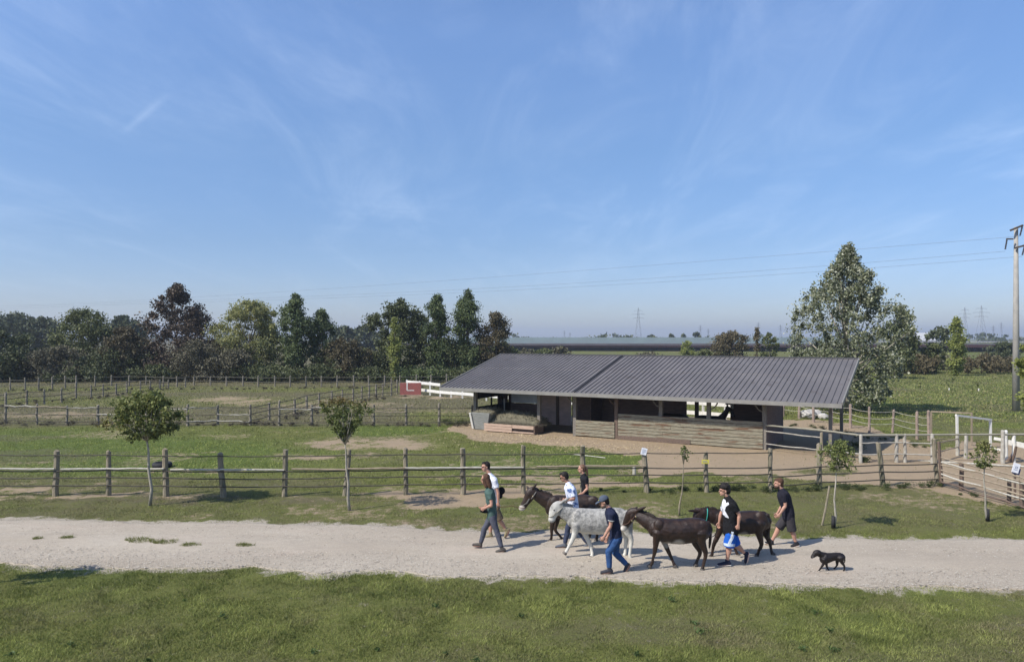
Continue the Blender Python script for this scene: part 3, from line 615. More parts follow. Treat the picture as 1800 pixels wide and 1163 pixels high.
# fence turning towards the camera on the right
f1b = [(1656, 854, 776, 1650), (1690, 861, 815), (1774, 884, 843), (1796, 893, 846), (1985, 950, 870)]
fe = empty('paddock_fence', gp(1700, 868), 'slanting fence of pale split rails coming forward at the right edge', 'fence')
fhb = fence_posts(fe, f1b, .06, WOODBROWN)
def slat(root, a, b_, r, m, name='split_rail', wob=.02, k=7):
    pts = [a.lerp(b_, s)+Vector((0, 0, random.gauss(0, wob)*(0 < s < 1))) for s in np.linspace(0, 1, k)]
    return MB().tube(pts, [r*random.uniform(.8, 1.15) for _ in pts], 6).build(name, m, root)
A0, A3, A4 = fhb[0], fhb[3], fhb[4]
for za, zb, m in ((.98, .92, TANRAIL), (.82, .74, WOODPALE), (.72, .80, TANRAIL), (.55, .55, TANRAIL), (.42, .30, WOODPALE), (.30, .40, TANRAIL), (.14, .06, WOODBROWN)):
    def zp(fh, z): q = fh[0].copy(); q.z = z; return q
    slat(fe, zp(A0, za)+Vector((-.06, -.06, 0)), zp(A3, zb)+Vector((-.06, 0, 0)), .028, m); slat(fe, zp(A3, zb)+Vector((-.04, 0, 0)), zp(A4, zb+random.uniform(-.1, .1)), .028, m)
# second, parallel rails give the double fence line behind it
f1c = [(1682, 838, 772), (1700, 852, 808)]
# second long fence
f2 = [(-60, 744, 690), (10, 744, 691), (65, 746, 710), (118, 747, 713), (172, 747, 712), (224, 747, 712), (277, 747, 711), (330, 748, 711), (383, 746, 712), (440, 747, 711), (491, 748, 704), (548, 748, 712), (604, 748, 712), (657, 748, 711), (714, 748, 711), (772, 748, 709), (830, 748, 712)]
fe = empty('paddock_fence', gp(420, 747), 'second long thin post fence crossing the dry paddock left of the shed', 'fence')
POST2 = mat('grey_post', (.26, .235, .19), .9, (.15, .13, .10), sc=8, bump=.4)
fh2 = fence_posts(fe, f2, .068, POST2)
wire(fe, fh2, 1.02, .02, DARKRAIL, name='rail'); wire(fe, fh2, .60, .019, DARKRAIL, name='rail'); wire(fe, fh2, .22, .02, DARKRAIL, name='rail')
for i, z in ((1, 1.05), (2, 1.04), (3, 1.0), (4, .62), (6, .95), (7, .25), (7, 1.0), (8, .22), (8, .6), (10, .95), (11, 1.03), (13, .8)):
    slat(fe, at_z(fh2[i], z)+Vector((0, -.08, 0)), at_z(fh2[i+1], z)+Vector((0, -.08, 0)), .03, random.choice([WOODPALE, WOODPALE, TANRAIL]), 'pale_rail')
def simple_fence(P, lab, r, zs, rr, post_m, rail_m, mid=None, group=None, name='paddock_fence'):
    e = empty(name, gp(*(mid or P[len(P)//2][:2])), lab, 'fence', group); fh = fence_posts(e, P, r, post_m)
    for z in zs: wire(e, fh, z, rr, rail_m, name='rail', off=-.05, sag=.015)
    return e, fh
simple_fence([(440, 746.5, 711), (473, 738, 708), (518, 728, 702), (539, 720, 695), (561, 715.5, 691), (583, 711, 687), (602, 707.5, 685), (620.6, 704.5, 683), (636, 701.5, 679), (649, 699, 677), (661, 697.5, 675.5), (672.6, 696, 674), (688, 695, 665), (698, 692, 667)],
             'fence running diagonally from the second long fence up to the red panel', .07, (1.0, .62, .25), .026, POST2, mat('mid_rail', (.13, .11, .08), .85))
simple_fence([(-40, 724, 690), (10, 717, 689), (47, 711, 686), (78, 710, 684), (108, 707, 682), (133.6, 700, 672), (160, 700, 677), (181, 697, 675), (204, 694, 674), (223, 690, 671), (247, 686.5, 669), (264, 684.5, 668), (281, 684, 667), (296, 682, 667), (326, 680.5, 664)],
             'diagonal fence receding across the far left paddock', .07, (.95, .6, .25), .026, POST2, MATS['mid_rail'])
f5 = [(x, yb, yt) for x, yb, yt in ((-12, 687, 664), (18, 685.5, 664), (44, 686, 664), (68, 685, 663), (92, 683.5, 662), (114.6, 681.5, 661), (134, 682, 660), (167, 679.5, 660), (196, 678, 660), (227, 677.5, 660), (257, 677.5, 661), (287, 679, 661), (311, 680, 661), (341, 677.5, 662),
      (370, 678, 662), (398, 678, 662), (427, 679, 661), (454, 680, 661), (483, 680, 661), (510, 680, 661), (538, 679, 661), (565, 679, 661), (592.7, 679, 660), (621.6, 679, 660), (648, 679, 660), (676, 678.5, 660), (703, 678.5, 660), (732, 678, 658), (758, 678, 659), (785, 677.5, 657), (811, 677, 657))]
simple_fence(f5, 'farthest long fence standing in front of the tree line', .075, (.95, .5), .022, POST2, mat('far_rail', (.16, .15, .12), .85))
# white arena fence behind and left of the shed
e = empty('arena_fence', gp(775, 697), 'white two board fence passing behind the shed', 'fence')
wf = [(715, 690), (738, 692.5), (756, 694.5), (774, 697), (793, 698.5), (813, 700), (835, 702), (855, 704), (877, 706), (905, 708.5), (940, 712), (980, 715.5), (1020, 719), (1070, 723.5), (1120, 728), (1175, 732.5), (1236, 737.5), (1275, 741), (1320, 745)]
fw = []
for x, y in wf:
    f = gp(x, y); hh = 1.20; fw.append((f, f+Vector((0, 0, hh)))); MB().bar(f, f+Vector((0, 0, hh if x not in (774, 793, 813) else .80)), .13, .13).build('post', WHITEPAINT, e)
for i in range(len(fw)-1):
    for z, ok in ((1.02, i < 3 or i > 9), (.40, True)):
        if ok:
            a, b_ = fw[i][0]+Vector((0, -.09, z)), fw[i+1][0]+Vector((0, -.09, z)); MB().bar(a, b_, .03, .24).build('board', WHITEPAINT, e)
# the red jump panel with its white mark
rb = gp(721.5, 694.5); wdt = 37/F*rb.y; hgt = 21.5/F*rb.y
e = empty('jump_panel', rb, 'red brick patterned jumping panel with a white L mark', 'jump panel')
RED = bpy.data.materials.new('red_brick_paint'); RED.use_nodes = True; t = RED.node_tree; b = t.nodes['Principled BSDF']; bt = t.nodes.new('ShaderNodeTexBrick'); tcx = t.nodes.new('ShaderNodeTexCoord'); mpx = t.nodes.new('ShaderNodeMapping'); mpx.inputs['Rotation'].default_value = (math.pi/2, 0, 0)
t.links.new(tcx.outputs['Object'], mpx.inputs[0]); t.links.new(mpx.outputs[0], bt.inputs[0]); bt.inputs['Color1'].default_value = (.27, .05, .04, 1); bt.inputs['Color2'].default_value = (.20, .04, .035, 1); bt.inputs['Mortar'].default_value = (.34, .22, .19, 1); bt.inputs['Scale'].default_value = 3.2; bt.inputs['Mortar Size'].default_value = .018
t.links.new(bt.outputs['Color'], b.inputs['Base Color']); b.inputs['Roughness'].default_value = .8
MB().box(rb+Vector((0, .1, hgt/2+.02)), (wdt, .2, hgt)).build('panel', RED, e, bevel=.01)
mb = MB(); x0 = rb.x-wdt*.5+wdt*.34
mb.box((x0, rb.y-.004, hgt*.72), (.10, .012, hgt*.62)); mb.box((x0+.32, rb.y-.004, hgt*.40), (.6, .012, .07)); mb.build('letter_mark', WHITEPAINT, e)
MB().box(rb+Vector((0, .1, .01)), (wdt+.3, .5, .08)).build('foot', TANRAIL, e)
# wire fence right of the shed
e, fhr = simple_fence([(1352, 731, 706), (1377, 732, 707), (1405, 735.5, 709), (1430, 742, 711), (1462, 747, 712), (1495, 752, 711), (1528, 760.5, 715), (1569, 760, 720, 1571), (1612, 772, 724), (1633, 774, 722, 1632)],
             'post and pale wire fence receding behind the right end of the shed', .072, (), .02, mat('pinkish_post', (.34, .27, .22), .9, (.22, .17, .14), sc=6, bump=.4), WOODPALE)
for z in (1.12, .78, .48): wire(e, fhr, z, .014, WOODPALE, name='wire', sag=.04, off=-.06)
# pen of pale posts under a long top pole
e = empty('pen_fence', gp(1600, 812), 'pen of pale posts below one long grey top pole, right of the shed', 'fence')
PALEP = mat('chalky_post', (.42, .40, .34), .85, (.28, .26, .22), sc=6, bump=.3)
P5 = [(1513, 813, 764), (1576, 812, 763), (1591, 812, 763, 1590), (1639, 814, 763), (1683, 800, 763), (1697, 806, 763, 1699), (1763, 814, 757)]
fh5 = fence_posts(e, P5, .07, PALEP)
tp = lambda x, y: wp(x, y, 29.8)
slat(e, tp(1505, 764.5), tp(1960, 762), .045, mat('grey_pole', (.30, .285, .22), .85, bump=.2), 'top_pole', .004, 9)
cs = SP(KR+.1, WF-.2, 0)
def zq(v_, z): return Vector((v_.x, v_.y, z))
p44 = gp(1444, 802)
slat(e, zq(cs, 1.12), zq(p44, 1.11), .04, MATS['grey_pole'], 'top_pole', .004); slat(e, zq(p44, 1.11), tp(1512, 764.5), .04, MATS['grey_pole'], 'top_pole', .004)
for z, zb in ((.86, .80), (.30, .28)): slat(e, zq(cs, z), zq(p44, zb), .026, PALEP, 'rail', .01)
fence_posts(e, [(1444, 802, 760)], .07, WOODPOST)
def zr(i, z): return zq(fh5[i][0], z)+Vector((0, -.08, 0))
for i in (0, 1, 2):
    for z in (.80, .34): slat(e, zr(i, z), zr(i+1, z), .027, PALEP, 'rail', .006)
slat(e, zq(p44, .30), zr(0, .36), .027, PALEP, 'rail', .006)
for z in (.80, .42): slat(e, zr(3, z), zr(4, z*.9), .027, TANRAIL, 'rail', .006)
slat(e, gp(1620, 812)+Vector((0, .3, .02)), gp(1800, 822)+Vector((0, 0, .05)), .04, WOODPALE, 'ground_pole', .003)
# two gate frames
def frame(P, lab, m, r=.045):
    """P list of (x,y) photo corners, with depth from the foot rows"""
    e = empty('gate_frame', gp(P[0][0], P[0][1]), lab, 'gate frame', 'pipe gate frames right of the shed')
    a = gp(P[0][0], P[0][1]); b_ = gp(P[3][0], P[3][1]); ta = wp(P[1][0], P[1][1], a.y); tb = wp(P[2][0], P[2][1], b_.y)
    MB().bar(a, ta, r*2, r*2).build('upright', m, e); MB().bar(b_, tb, r*2, r*2).build('upright', m, e); MB().bar(ta+Vector((-r, 0, r)), tb+Vector((r, 0, r)), r*2, r*2).build('crossbar', m, e)
    return e
frame([(1637, 778), (1637, 724), (1708, 727), (1708, 782)], 'left of two frames, thin and tan, overlapped by the whiter one', TANRAIL, .03)
frame([(1683, 792), (1682, 731), (1741, 739), (1741, 787)], 'right of two frames, whiter pipe, standing beyond the top pole', WHITEPAINT, .042)
# white boards at the far right
e = empty('white_board_fence', gp(1770, 800), 'thick white boards on two posts at the right edge', 'fence')
q0, q1, q2 = gp(1763, 813), gp(1768, 806), gp(1830, 840)
fence_posts(e, [(1768, 808, 757), (1782, 812, 766), (1850, 835, 775)], .07, WHITEPAINT)
d0 = gp(1768, 806).y
MB().bar(wp(1747, 770, d0+.2), wp(1764, 773, d0), .04, .12).build('board', WHITEPAINT, e); MB().bar(wp(1768, 776, d0-.1), wp(1860, 795, d0-3.4), .04, .2).build('board', WHITEPAINT, e)
MB().bar(wp(1747, 788, d0+.2), wp(1762, 791, d0), .04, .08).build('board', WHITEPAINT, e)
for (x, y, yt, xt, lab) in ((1778, 812, 784, 1786, 'crooked dark timber leaning beside the white boards'), (1772, 810, 790, 1784, 'shorter dark timber crossing the leaning one')):
    f = gp(x, y); h = wp(xt, yt, f.y-.2); o = MB().tube([f, f.lerp(h, .5)+Vector((.03, 0, 0)), h], [.06, .05, .045], 7, wob=.15).build('timber', WOODBROWN, None); tag(recenter(o, f), lab, 'timber')
# ------------------------------------------------------------------ signs and small things
def sign(x, y, wpx, hpx, Y, tilt, m, label, marks=()):
    c = wp(x, y, Y); w2, h2 = wpx/F*Y, hpx/F*Y; R = Matrix.Rotation(tilt, 3, 'Y')
    e = empty('sign', c, label, 'sign', 'small notices on fence posts'); MB().box(c, (w2, .012, h2), rot=R).build('board', m, e)
    mb = MB()
    for (u0, v0, du, dv) in marks: mb.box(c+R @ Vector((u0*w2, 0, v0*h2))+Vector((0, -.009, 0)), (du*w2, .004, dv*h2), rot=R)
    if marks: mb.build('writing', mat('faint_ink', (.30, .33, .42), .8), e)
    return e, c
PAPER = mat('paper', (.82, .83, .86), .6, (.76, .77, .80), sc=20)
sign(1132, 793, 10, 12, fh1[11][0].y-.12, math.radians(14), PAPER, 'tilted white paper notice on top of a near fence post', [(0, .25, .6, .06), (0, .08, .7, .05), (0, -.08, .65, .05), (-.1, -.25, .4, .05)])
sign(1240, 811, 13, 7, fh1[12][0].y-.12, 0, mat('yellow_sign', (.70, .60, .10), .6), 'small yellow sign nailed to a near fence post', [(-.1, .15, .6, .10), (0, -.15, .7, .08)])
e, c = sign(1786, 822, 12, 17, 23.0, math.radians(16), PAPER, 'white and blue notice tilted on the right fence post', [(.02, .14, .38, .05), (.16, .06, .07, .16), (-.12, .06, .07, .16), (.02, -.03, .38, .05), (0, -.2, .6, .04)])
MB().box(c+Vector((.03, .03, -.10)), (.22, .04, .20), rot=Matrix.Rotation(math.radians(16), 3, 'Y')).build('backing', mat('blue_plastic', (.03, .05, .14), .5), e)
MB().bar(c+Vector((.02, .08, -1.1)), c+Vector((.02, .08, .05)), .05, .05).build('stick', WOODBROWN, e)
# tyre
c = gp(285, 821); mb = MB(); R, r = .27, .085; vs = []; fs = []
for i in range(28):
    for j in range(12):
        a, q = i/28*2*math.pi, j/12*2*math.pi; rr = R+r*math.cos(q)*(1.15 if math.cos(q) > 0 else .8)+(.006 if (i % 2 and math.cos(q) > .5) else 0); vs.append((c.x+rr*math.cos(a), c.y+rr*math.sin(a), .10+.11*math.sin(q)))
for i in range(28):
    for j in range(12): fs.append((i*12+j, ((i+1) % 28)*12+j, ((i+1) % 28)*12+(j+1) % 12, i*12+(j+1) % 12))
o = mb.add(vs, fs).build('tyre', BLACKRUB, None, smooth=True); tag(recenter(o, c), 'old black tyre lying in the paddock grass', 'tyre')
c = gp(1115, 834); o = MB().tube([c, c+Vector((0, 0, .25)), c+Vector((0, 0, .31)), c+Vector((0, 0, .34))], [.07, .065, .05, .02], 10).build('marker_post', PALEP, None); tag(recenter(o, c), 'short pale block post behind the near fence', 'marker post')
a, b_ = gp(1000, 799), gp(1064, 806); o = MB().tube([a+Vector((0, 0, .04)), a.lerp(b_, .5)+Vector((0, 0, .05)), b_+Vector((0, 0, .04))], .02, 8).build('white_pole', WOODPALE, None); tag(recenter(o, a.lerp(b_, .5)), 'white pole lying in the green grass before the shed', 'pole')
# stake by the young tree
f = gp(1445, 923); h = wp(1458, 854, f.y); o = MB().tube([f, f.lerp(h, .5)+Vector((.01, 0, 0)), h], [.028, .03, .026], 7, wob=.08).build('stake', WOODPOST, None); tag(recenter(o, f), 'leaning grey stake beside the second young tree from right', 'stake')
# pale rocks behind the shed's right end
for (x, y, s_, lab) in ((1421, 735, .42, 'larger pale boulder in the heap behind the shed'), (1434, 733, .36, 'round whitish boulder right of the larger pale one'), (1447, 736, .26, 'smallest pale boulder at the right of the heap')):
    c = gp(x, y); bm = bmesh.new(); bmesh.ops.create_icosphere(bm, subdivisions=3, radius=s_)
    for v in bm.verts:
        nn = v.co.normalized(); v.co *= 1+.25*(float(fbm(np.array([nn.x*2+x]), np.array([nn.y*2+nn.z*3]), 1.0, 3)[0])-.5)*2; v.co.z *= .8; v.co.x *= 1.2
    me = bpy.data.meshes.new('boulder'); bm.to_mesh(me); bm.free(); me.materials.append(mat('pale_rock', (.48, .46, .42), .9, (.34, .33, .30), sc=4, bump=.5)); o = bpy.data.objects.new('boulder', me); COL.objects.link(o); o.location = c+Vector((0, 0, s_*.55)); tag(o, lab, 'boulder', 'pale boulders behind the shed')
# ------------------------------------------------------------------ trees
ENV = {'round': ([0, .1, .3, .55, .8, .93, 1], [.45, .75, 1, 1, .78, .48, .15]), 'poplar': ([0, .15, .4, .7, .88, 1], [.45, .75, 1, .92, .62, .15]),
       'cone': ([0, .3, .6, .8, .92, 1], [.95, 1, .85, .60, .36, .10]), 'dome': ([0, .4, .72, .9, 1], [.85, 1, .88, .58, .22]), 'bush': ([0, .5, .85, 1], [.9, 1, .7, .3]),
       'vase': ([0, .2, .5, .8, .93, 1], [.12, .36, .78, 1, .85, .45]), 'silver': ([0, .1, .3, .5, .62, .76, .88, 1], [.66, .88, 1, 1, .88, .56, .27, .06]), 'umbrella': ([0, .12, .3, .6, .85, 1], [.30, .72, 1, .98, .72, .35])}
def envelope(shape, h): return np.interp(h, *ENV[shape])
def tree(name, label, cat, px, pyb, pyt, hw, shape, lm, n, leaf, c0=.12, nclump=60, cr=.16, group=None, lean=0, bark=None, Y=None, trunkr=None, uneven=.28, tipf=None, aspect=.65, depth=1.0, limbs=9, trunk_px=None, dens=1.0, flat=.9, kind=None):
    global rng
    rng = np.random.default_rng(int(abs(px)*7+pyt)); random.seed(int(abs(px)*3+pyt))
    Y = Y or H*F/(pyb-YH); base = Vector(((px-900)/F*Y, Y, 0)); Ht = H-(pyt-YH)/F*Y; R = hw/F*Y
    tx = base.x if trunk_px is None else (trunk_px-900)/F*Y
    e = empty(name, (tx, Y, 0), label, cat, group)
    c0z = Ht*c0; HC = Ht-c0z
    h = rng.uniform(0, 1, nclump)**.9; h = np.concatenate([h, [0.93, .86, .97]]); k = len(h); th = rng.uniform(0, 2*np.pi, k)
    ph0 = rng.uniform(0, 9); un = 1-uneven*.7+uneven*1.4*vnoise(th*1.6+ph0, h*4.0+ph0, 5)
    rr = envelope(shape, h)*R*un*np.sqrt(rng.uniform(.12, 1, k)); crr = cr*2*R*rng.uniform(.7, 1.25, k)*np.clip(.45+.6*envelope(shape, h), .3, 1)
    rr = np.maximum(rr*1.10-crr*.45, 0); C = np.stack([base.x+rr*np.cos(th)+lean*h*R, Y+rr*np.sin(th)*depth, c0z+h*HC-crr*.7*np.maximum(h-.5, 0)*2], 1)
    C[:, 2] = np.maximum(C[:, 2], crr*.5)
    # limbs
    tr = trunkr or max(.06, Ht*.018); rootp = Vector((tx, Y, -.1)); topz = c0z+HC*(.55 if shape not in ('vase',) else .12)
    cxm = base.x+lean*R*.5; mb = MB(); mid = [rootp.lerp(Vector((cxm, Y, topz)), s)+Vector((random.gauss(0, .02*Ht*(0 < s < 1)*.5), 0, 0)) for s in np.linspace(0, 1, 6)]
    mb.tube(mid, [tr*(1-.75*s) for s in np.linspace(0, 1, 6)], 8, wob=.06); mb.build('trunk', bark or BARK, e, smooth=True)
    mb = MB()
    order = rng.permutation(k)[:limbs]
    for i in order:
        s = min(.95, max(.25, c0z*.97/max(topz, .1), (C[i, 2]*.55)/max(topz, .1))); st_ = mid[min(4, int(s*5))].lerp(mid[min(5, int(s*5)+1)], s*5 % 1) if s < 1 else mid[-1]
        en = Vector(C[i]); m_ = st_.lerp(en, .5)+Vector((0, 0, -.06*(en-st_).length)); mb.tube([st_, m_, en], [tr*.42, tr*.26, tr*.08], 5)
    if limbs: mb.build('limbs', bark or BARK, e, smooth=True)
    tone0 = np.clip(.2+.5*rng.uniform(0, 1, k)+.1*h, 0, 1)
    sm_ = rng.uniform(0, 1, k) < .3; crr = np.where(sm_, crr*.5, crr)
    n = int(n*dens); V, Fq, tn, P_ = leafcloud(C, n, crr*1.12, leaf, tone0, flat=flat, aspect=aspect)
    V[:, 2] = np.maximum(V[:, 2], .02)
    tip = np.zeros(len(tn)) if tipf is None else np.repeat(np.clip(tipf((P_[:, 2]-c0z)/HC, P_)+rng.normal(0, .12, n), 0, 1), 4)
    mesh_np('crown', V, Fq, lm, e, attrs={'tone': tn, 'tip': tip})
    if kind: e['kind'] = kind
    return e
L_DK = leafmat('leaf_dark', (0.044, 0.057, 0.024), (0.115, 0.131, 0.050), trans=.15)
L_PURP = leafmat('leaf_purple_brown', (0.051, 0.037, 0.025), (0.112, 0.083, 0.054), trans=.12)
L_MID = leafmat('leaf_mid', (0.071, 0.088, 0.033), (0.155, 0.170, 0.063), trans=.2)
L_GREY = leafmat('leaf_grey', (0.089, 0.085, 0.052), (0.155, 0.142, 0.086), trans=.15)
L_WIL = leafmat('leaf_willow', (0.185, 0.192, 0.072), (0.347, 0.348, 0.137), trans=.3)
L_POP = leafmat('leaf_poplar', (0.053, 0.082, 0.033), (0.140, 0.173, 0.065), trans=.2)
L_YEL = leafmat('leaf_yellow_green', (0.148, 0.177, 0.046), (0.295, 0.320, 0.091), trans=.3)
L_RUST = leafmat('leaf_rust', (0.068, 0.060, 0.031), (0.148, 0.122, 0.065), trans=.2)
L_FAR = leafmat('leaf_far', (0.057, 0.073, 0.034), (0.095, 0.110, 0.051), trans=.15)
L_SIL = leafmat('leaf_silver', (0.070, 0.091, 0.040), (0.197, 0.213, 0.112), tip=(0.634, 0.634, 0.516), trans=.2, rough=.45)
TL = 'trees of the dark line behind the left paddocks'
def bt(lab, *a, **k):
    k.setdefault('dens', 2.0); k.setdefault('cat', 'tree')
    a = list(a); a[6] = a[6]*1.22
    return tree(k.pop('nm', 'tree'), lab, k.pop('cat', 'tree'), *a, group=k.pop('group', TL), **k)
bt('hazy green treetops at the far left edge', 25, 640, 547, 55, 'dome', L_FAR, 3600, .8, Y=190)
bt('second hazy green tree from the left edge', 78, 640, 556, 42, 'dome', L_FAR, 3000, .8, Y=190)
bt('hazy tree showing between the broad tree and the tall purple one', 216, 640, 554, 40, 'dome', L_FAR, 3000, .8, Y=180)
bt('almost black tree mass at the left edge', 5, 664, 577, 66, 'dome', L_DK, 7000, .30, c0=.02, Y=86)
bt('broad mid green tree with drooping top at left', 148, 664, 541, 60, 'dome', L_MID, 9000, .26, c0=.05, nclump=90)
bt('grey brown bushy tree in front of the broad left tree', 100, 666, 606, 52, 'dome', L_GREY, 6000, .20, c0=.03, Y=86)
bt('brownish tree between broad tree and tall purple tree', 218, 665, 572, 44, 'dome', L_RUST, 5500, .24, c0=.03, Y=88)
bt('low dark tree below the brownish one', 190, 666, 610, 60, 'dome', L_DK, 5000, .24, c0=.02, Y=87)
bt('tallest purple brown tree with pointed crown', 312, 666, 499, 68, 'cone', L_PURP, 14000, .27, c0=.05, nclump=130, cr=.13, uneven=.2)
bt('grey leaved bushy tree below the purple one', 350, 668, 596, 46, 'dome', L_GREY, 5000, .2, c0=.02, Y=85)
bt('pale yellow green willow with feathery crown', 438, 666, 524, 64, 'dome', L_WIL, 16000, .26, c0=.03, nclump=120, aspect=.5, cr=.14)
bt('dull bush at the foot of the willow', 410, 668, 612, 50, 'dome', L_GREY, 4500, .2, c0=.02, Y=85)
bt('leaning green poplar with forked pale trunk', 519, 668, 515, 31, 'poplar', L_POP, 9000, .22, c0=.16, nclump=80, cr=.24, bark=BARKPALE, trunk_px=510, trunkr=.22)
bt('shorter dark poplar right of the forked one', 565, 667, 543, 26, 'poplar', L_POP, 6500, .22, c0=.05, nclump=60, cr=.26)
bt('small brown tree with visible trunk between the poplar pairs', 603, 668, 592, 42, 'dome', L_RUST, 4200, .2, c0=.25, bark=BARKPALE, Y=87)
bt('hazy blue tree behind the gap in the tree line', 606, 640, 573, 30, 'dome', L_FAR, 2600, .9, Y=240)
bt('second hazy blue tree behind the gap', 642, 640, 571, 26, 'dome', L_FAR, 2200, .9, Y=250)
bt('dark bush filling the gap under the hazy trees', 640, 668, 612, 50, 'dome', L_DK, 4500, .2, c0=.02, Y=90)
bt('wide very dark round tree left of the tall poplars', 704, 666, 524, 58, 'round', L_DK, 13000, .26, c0=.03, nclump=110, cr=.14)
bt('slim pale green tree before the dark round one', 694, 668, 556, 13, 'poplar', L_YEL, 3200, .18, c0=.05, nclump=40, cr=.32, Y=84)
bt('tall green poplar directly left of the tallest poplar', 769, 668, 516, 25, 'poplar', L_POP, 8000, .21, c0=.06, nclump=80, cr=.27)
bt('tallest poplar rising beside the shed roof', 822, 668, 507, 29, 'poplar', L_POP, 9500, .21, c0=.06, nclump=90, cr=.25)
bt('rounded brown green tree ending the tree line at the shed', 872, 668, 548, 36, 'dome', L_RUST, 8000, .22, c0=.05, nclump=80, cr=.18)
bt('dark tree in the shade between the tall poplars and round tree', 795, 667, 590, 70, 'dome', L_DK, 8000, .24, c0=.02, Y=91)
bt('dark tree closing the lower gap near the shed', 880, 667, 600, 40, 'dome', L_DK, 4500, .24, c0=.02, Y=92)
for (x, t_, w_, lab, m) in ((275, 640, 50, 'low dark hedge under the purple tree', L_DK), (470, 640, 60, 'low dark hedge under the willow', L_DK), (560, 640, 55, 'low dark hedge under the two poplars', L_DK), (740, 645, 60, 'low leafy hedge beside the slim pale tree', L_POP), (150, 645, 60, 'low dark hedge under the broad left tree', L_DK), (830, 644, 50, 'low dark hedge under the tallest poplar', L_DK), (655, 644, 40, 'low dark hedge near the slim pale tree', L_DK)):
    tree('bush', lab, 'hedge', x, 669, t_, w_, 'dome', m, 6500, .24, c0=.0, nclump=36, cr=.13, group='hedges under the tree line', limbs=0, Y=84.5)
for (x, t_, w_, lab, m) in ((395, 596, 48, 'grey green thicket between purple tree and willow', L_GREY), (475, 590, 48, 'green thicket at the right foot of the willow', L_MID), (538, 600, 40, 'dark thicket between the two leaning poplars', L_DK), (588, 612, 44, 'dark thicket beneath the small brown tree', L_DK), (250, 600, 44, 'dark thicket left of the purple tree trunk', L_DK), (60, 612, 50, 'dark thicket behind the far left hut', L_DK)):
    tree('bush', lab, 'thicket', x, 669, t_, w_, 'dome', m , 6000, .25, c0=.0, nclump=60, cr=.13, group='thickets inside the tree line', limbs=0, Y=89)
# right side
RG = 'trees and bushes beyond the shed'
tree('poplar_tree', 'large silvery poplar behind the right end of the shed', 'poplar', 1491, 716, 430, 99, 'silver', L_SIL, 52000, .17, c0=.03, nclump=340, cr=.08, uneven=.22, flat=1.35, bark=BARKPALE, trunkr=.22, limbs=26, Y=50,
     tipf=lambda h, P_: .03+.42*(rng.uniform(0, 1, len(h)) < .10+.14*h))
bt('round green tree peeping out right of the silvery poplar', 1586, 640, 543, 34, 'round', L_MID, 6000, .3, Y=105, c0=.05, group=RG)
bt('airy thin crowned tree behind the motorway truck', 1655, 640, 573, 24, 'dome', L_FAR, 900, .5, Y=150, c0=.3, group=RG)
bt('bright yellow green columnar tree at right', 1681, 656, 556, 17, 'poplar', L_YEL, 5200, .24, c0=.03, nclump=60, cr=.3, Y=98, group=RG)
bt('small bright green tree above the middle of the roof', 1208, 640, 598, 13, 'dome', L_YEL, 1800, .25, Y=150, c0=.03, group=RG)
bt('rusty red bushy tree above the roof', 1286, 640, 581, 38, 'dome', L_RUST, 5200, .32, Y=130, c0=.02, group=RG)
bt('thin upright tree standing over the roof', 1331, 640, 573, 7, 'poplar', L_RUST, 1300, .26, Y=120, c0=.03, nclump=26, cr=.4, group=RG)
bt('feathery green tree next to the thin upright one', 1353, 640, 584, 17, 'dome', L_MID, 2200, .28, Y=120, c0=.03, group=RG)
bt('round dark bush at the motorway near the power pole', 1765, 640, 598, 26, 'dome', L_FAR, 2600, .35, Y=150, c0=.02, group=RG)
for (x, yb, t_, w_, m, lab) in ((1615, 657, 622, 38, L_RUST, 'reddish bush right of the silvery poplar'), (1640, 655, 604, 26, L_MID, 'green bush left of the columnar tree'), (1725, 656, 621, 42, L_RUST, 'dark reddish bush right of the columnar tree'), (1775, 654, 626, 34, L_RUST, 'reddish bush behind the power pole'), (1572, 665, 600, 34, L_DK, 'dark bush hidden at the side of the silvery poplar'),
                                (985, 640, 607, 26, L_GREY, 'grey green bush above the left part of the roof'), (955, 640, 612, 32, L_MID, 'wide green bush beside the tree line above the roof'), (925, 642, 612, 22, L_GREY, 'bush just beside the last tree of the line'), (1450, 640, 606, 30, L_GREY, 'grey bush behind the silvery poplar'), (1240, 640, 613, 26, L_MID, 'low green bush right of the small bright tree'), (1140, 640, 617, 30, L_GREY, 'low grey bush above the middle roof'), (1660, 650, 625, 40, L_GREY, 'pale brush in front of the motorway at right'), (1820, 652, 622, 30, L_DK, 'dark bush at the right edge')):
    tree('bush', lab, 'bush', x, yb, t_, w_, 'dome', m, 4200, .32, c0=.0, nclump=34, cr=.15, group='bushes beyond the shed', limbs=0, Y=(H*F/(yb-YH) if yb > 641 else 135))
bt('leafy branchy young tree at the right edge before the power pole', 1818, 745, 588, 32, 'dome', L_YEL, 2600, .17, c0=.12, Y=44, group=RG, nclump=60, cr=.13, uneven=.5)
# saplings planted in the right-hand field
for (x, y, yt, s, lab) in ((1617, 686, 672, 3, 'tiny dark sapling nearest the silvery poplar'), (1667, 686, 666, 5, 'sapling with white guard left in the field'), (1719, 687, 668, 6, 'sapling with white guard nearest the power pole'), (1675, 675, 663, 4, 'faint sapling behind the left guarded one')):
    e = tree('sapling', lab, 'sapling', x, y, yt, s, 'vase', L_MID, 90, .13, c0=.3, nclump=8, cr=.3, group='saplings in the right field', limbs=0, trunkr=.03)
    if 'white' in lab: c = gp(x, y); MB().tube([c+Vector((.05, -.05, .0)), c+Vector((.05, -.05, .24))], .05, 8).build('trunk_guard', WHITEPAINT, e)
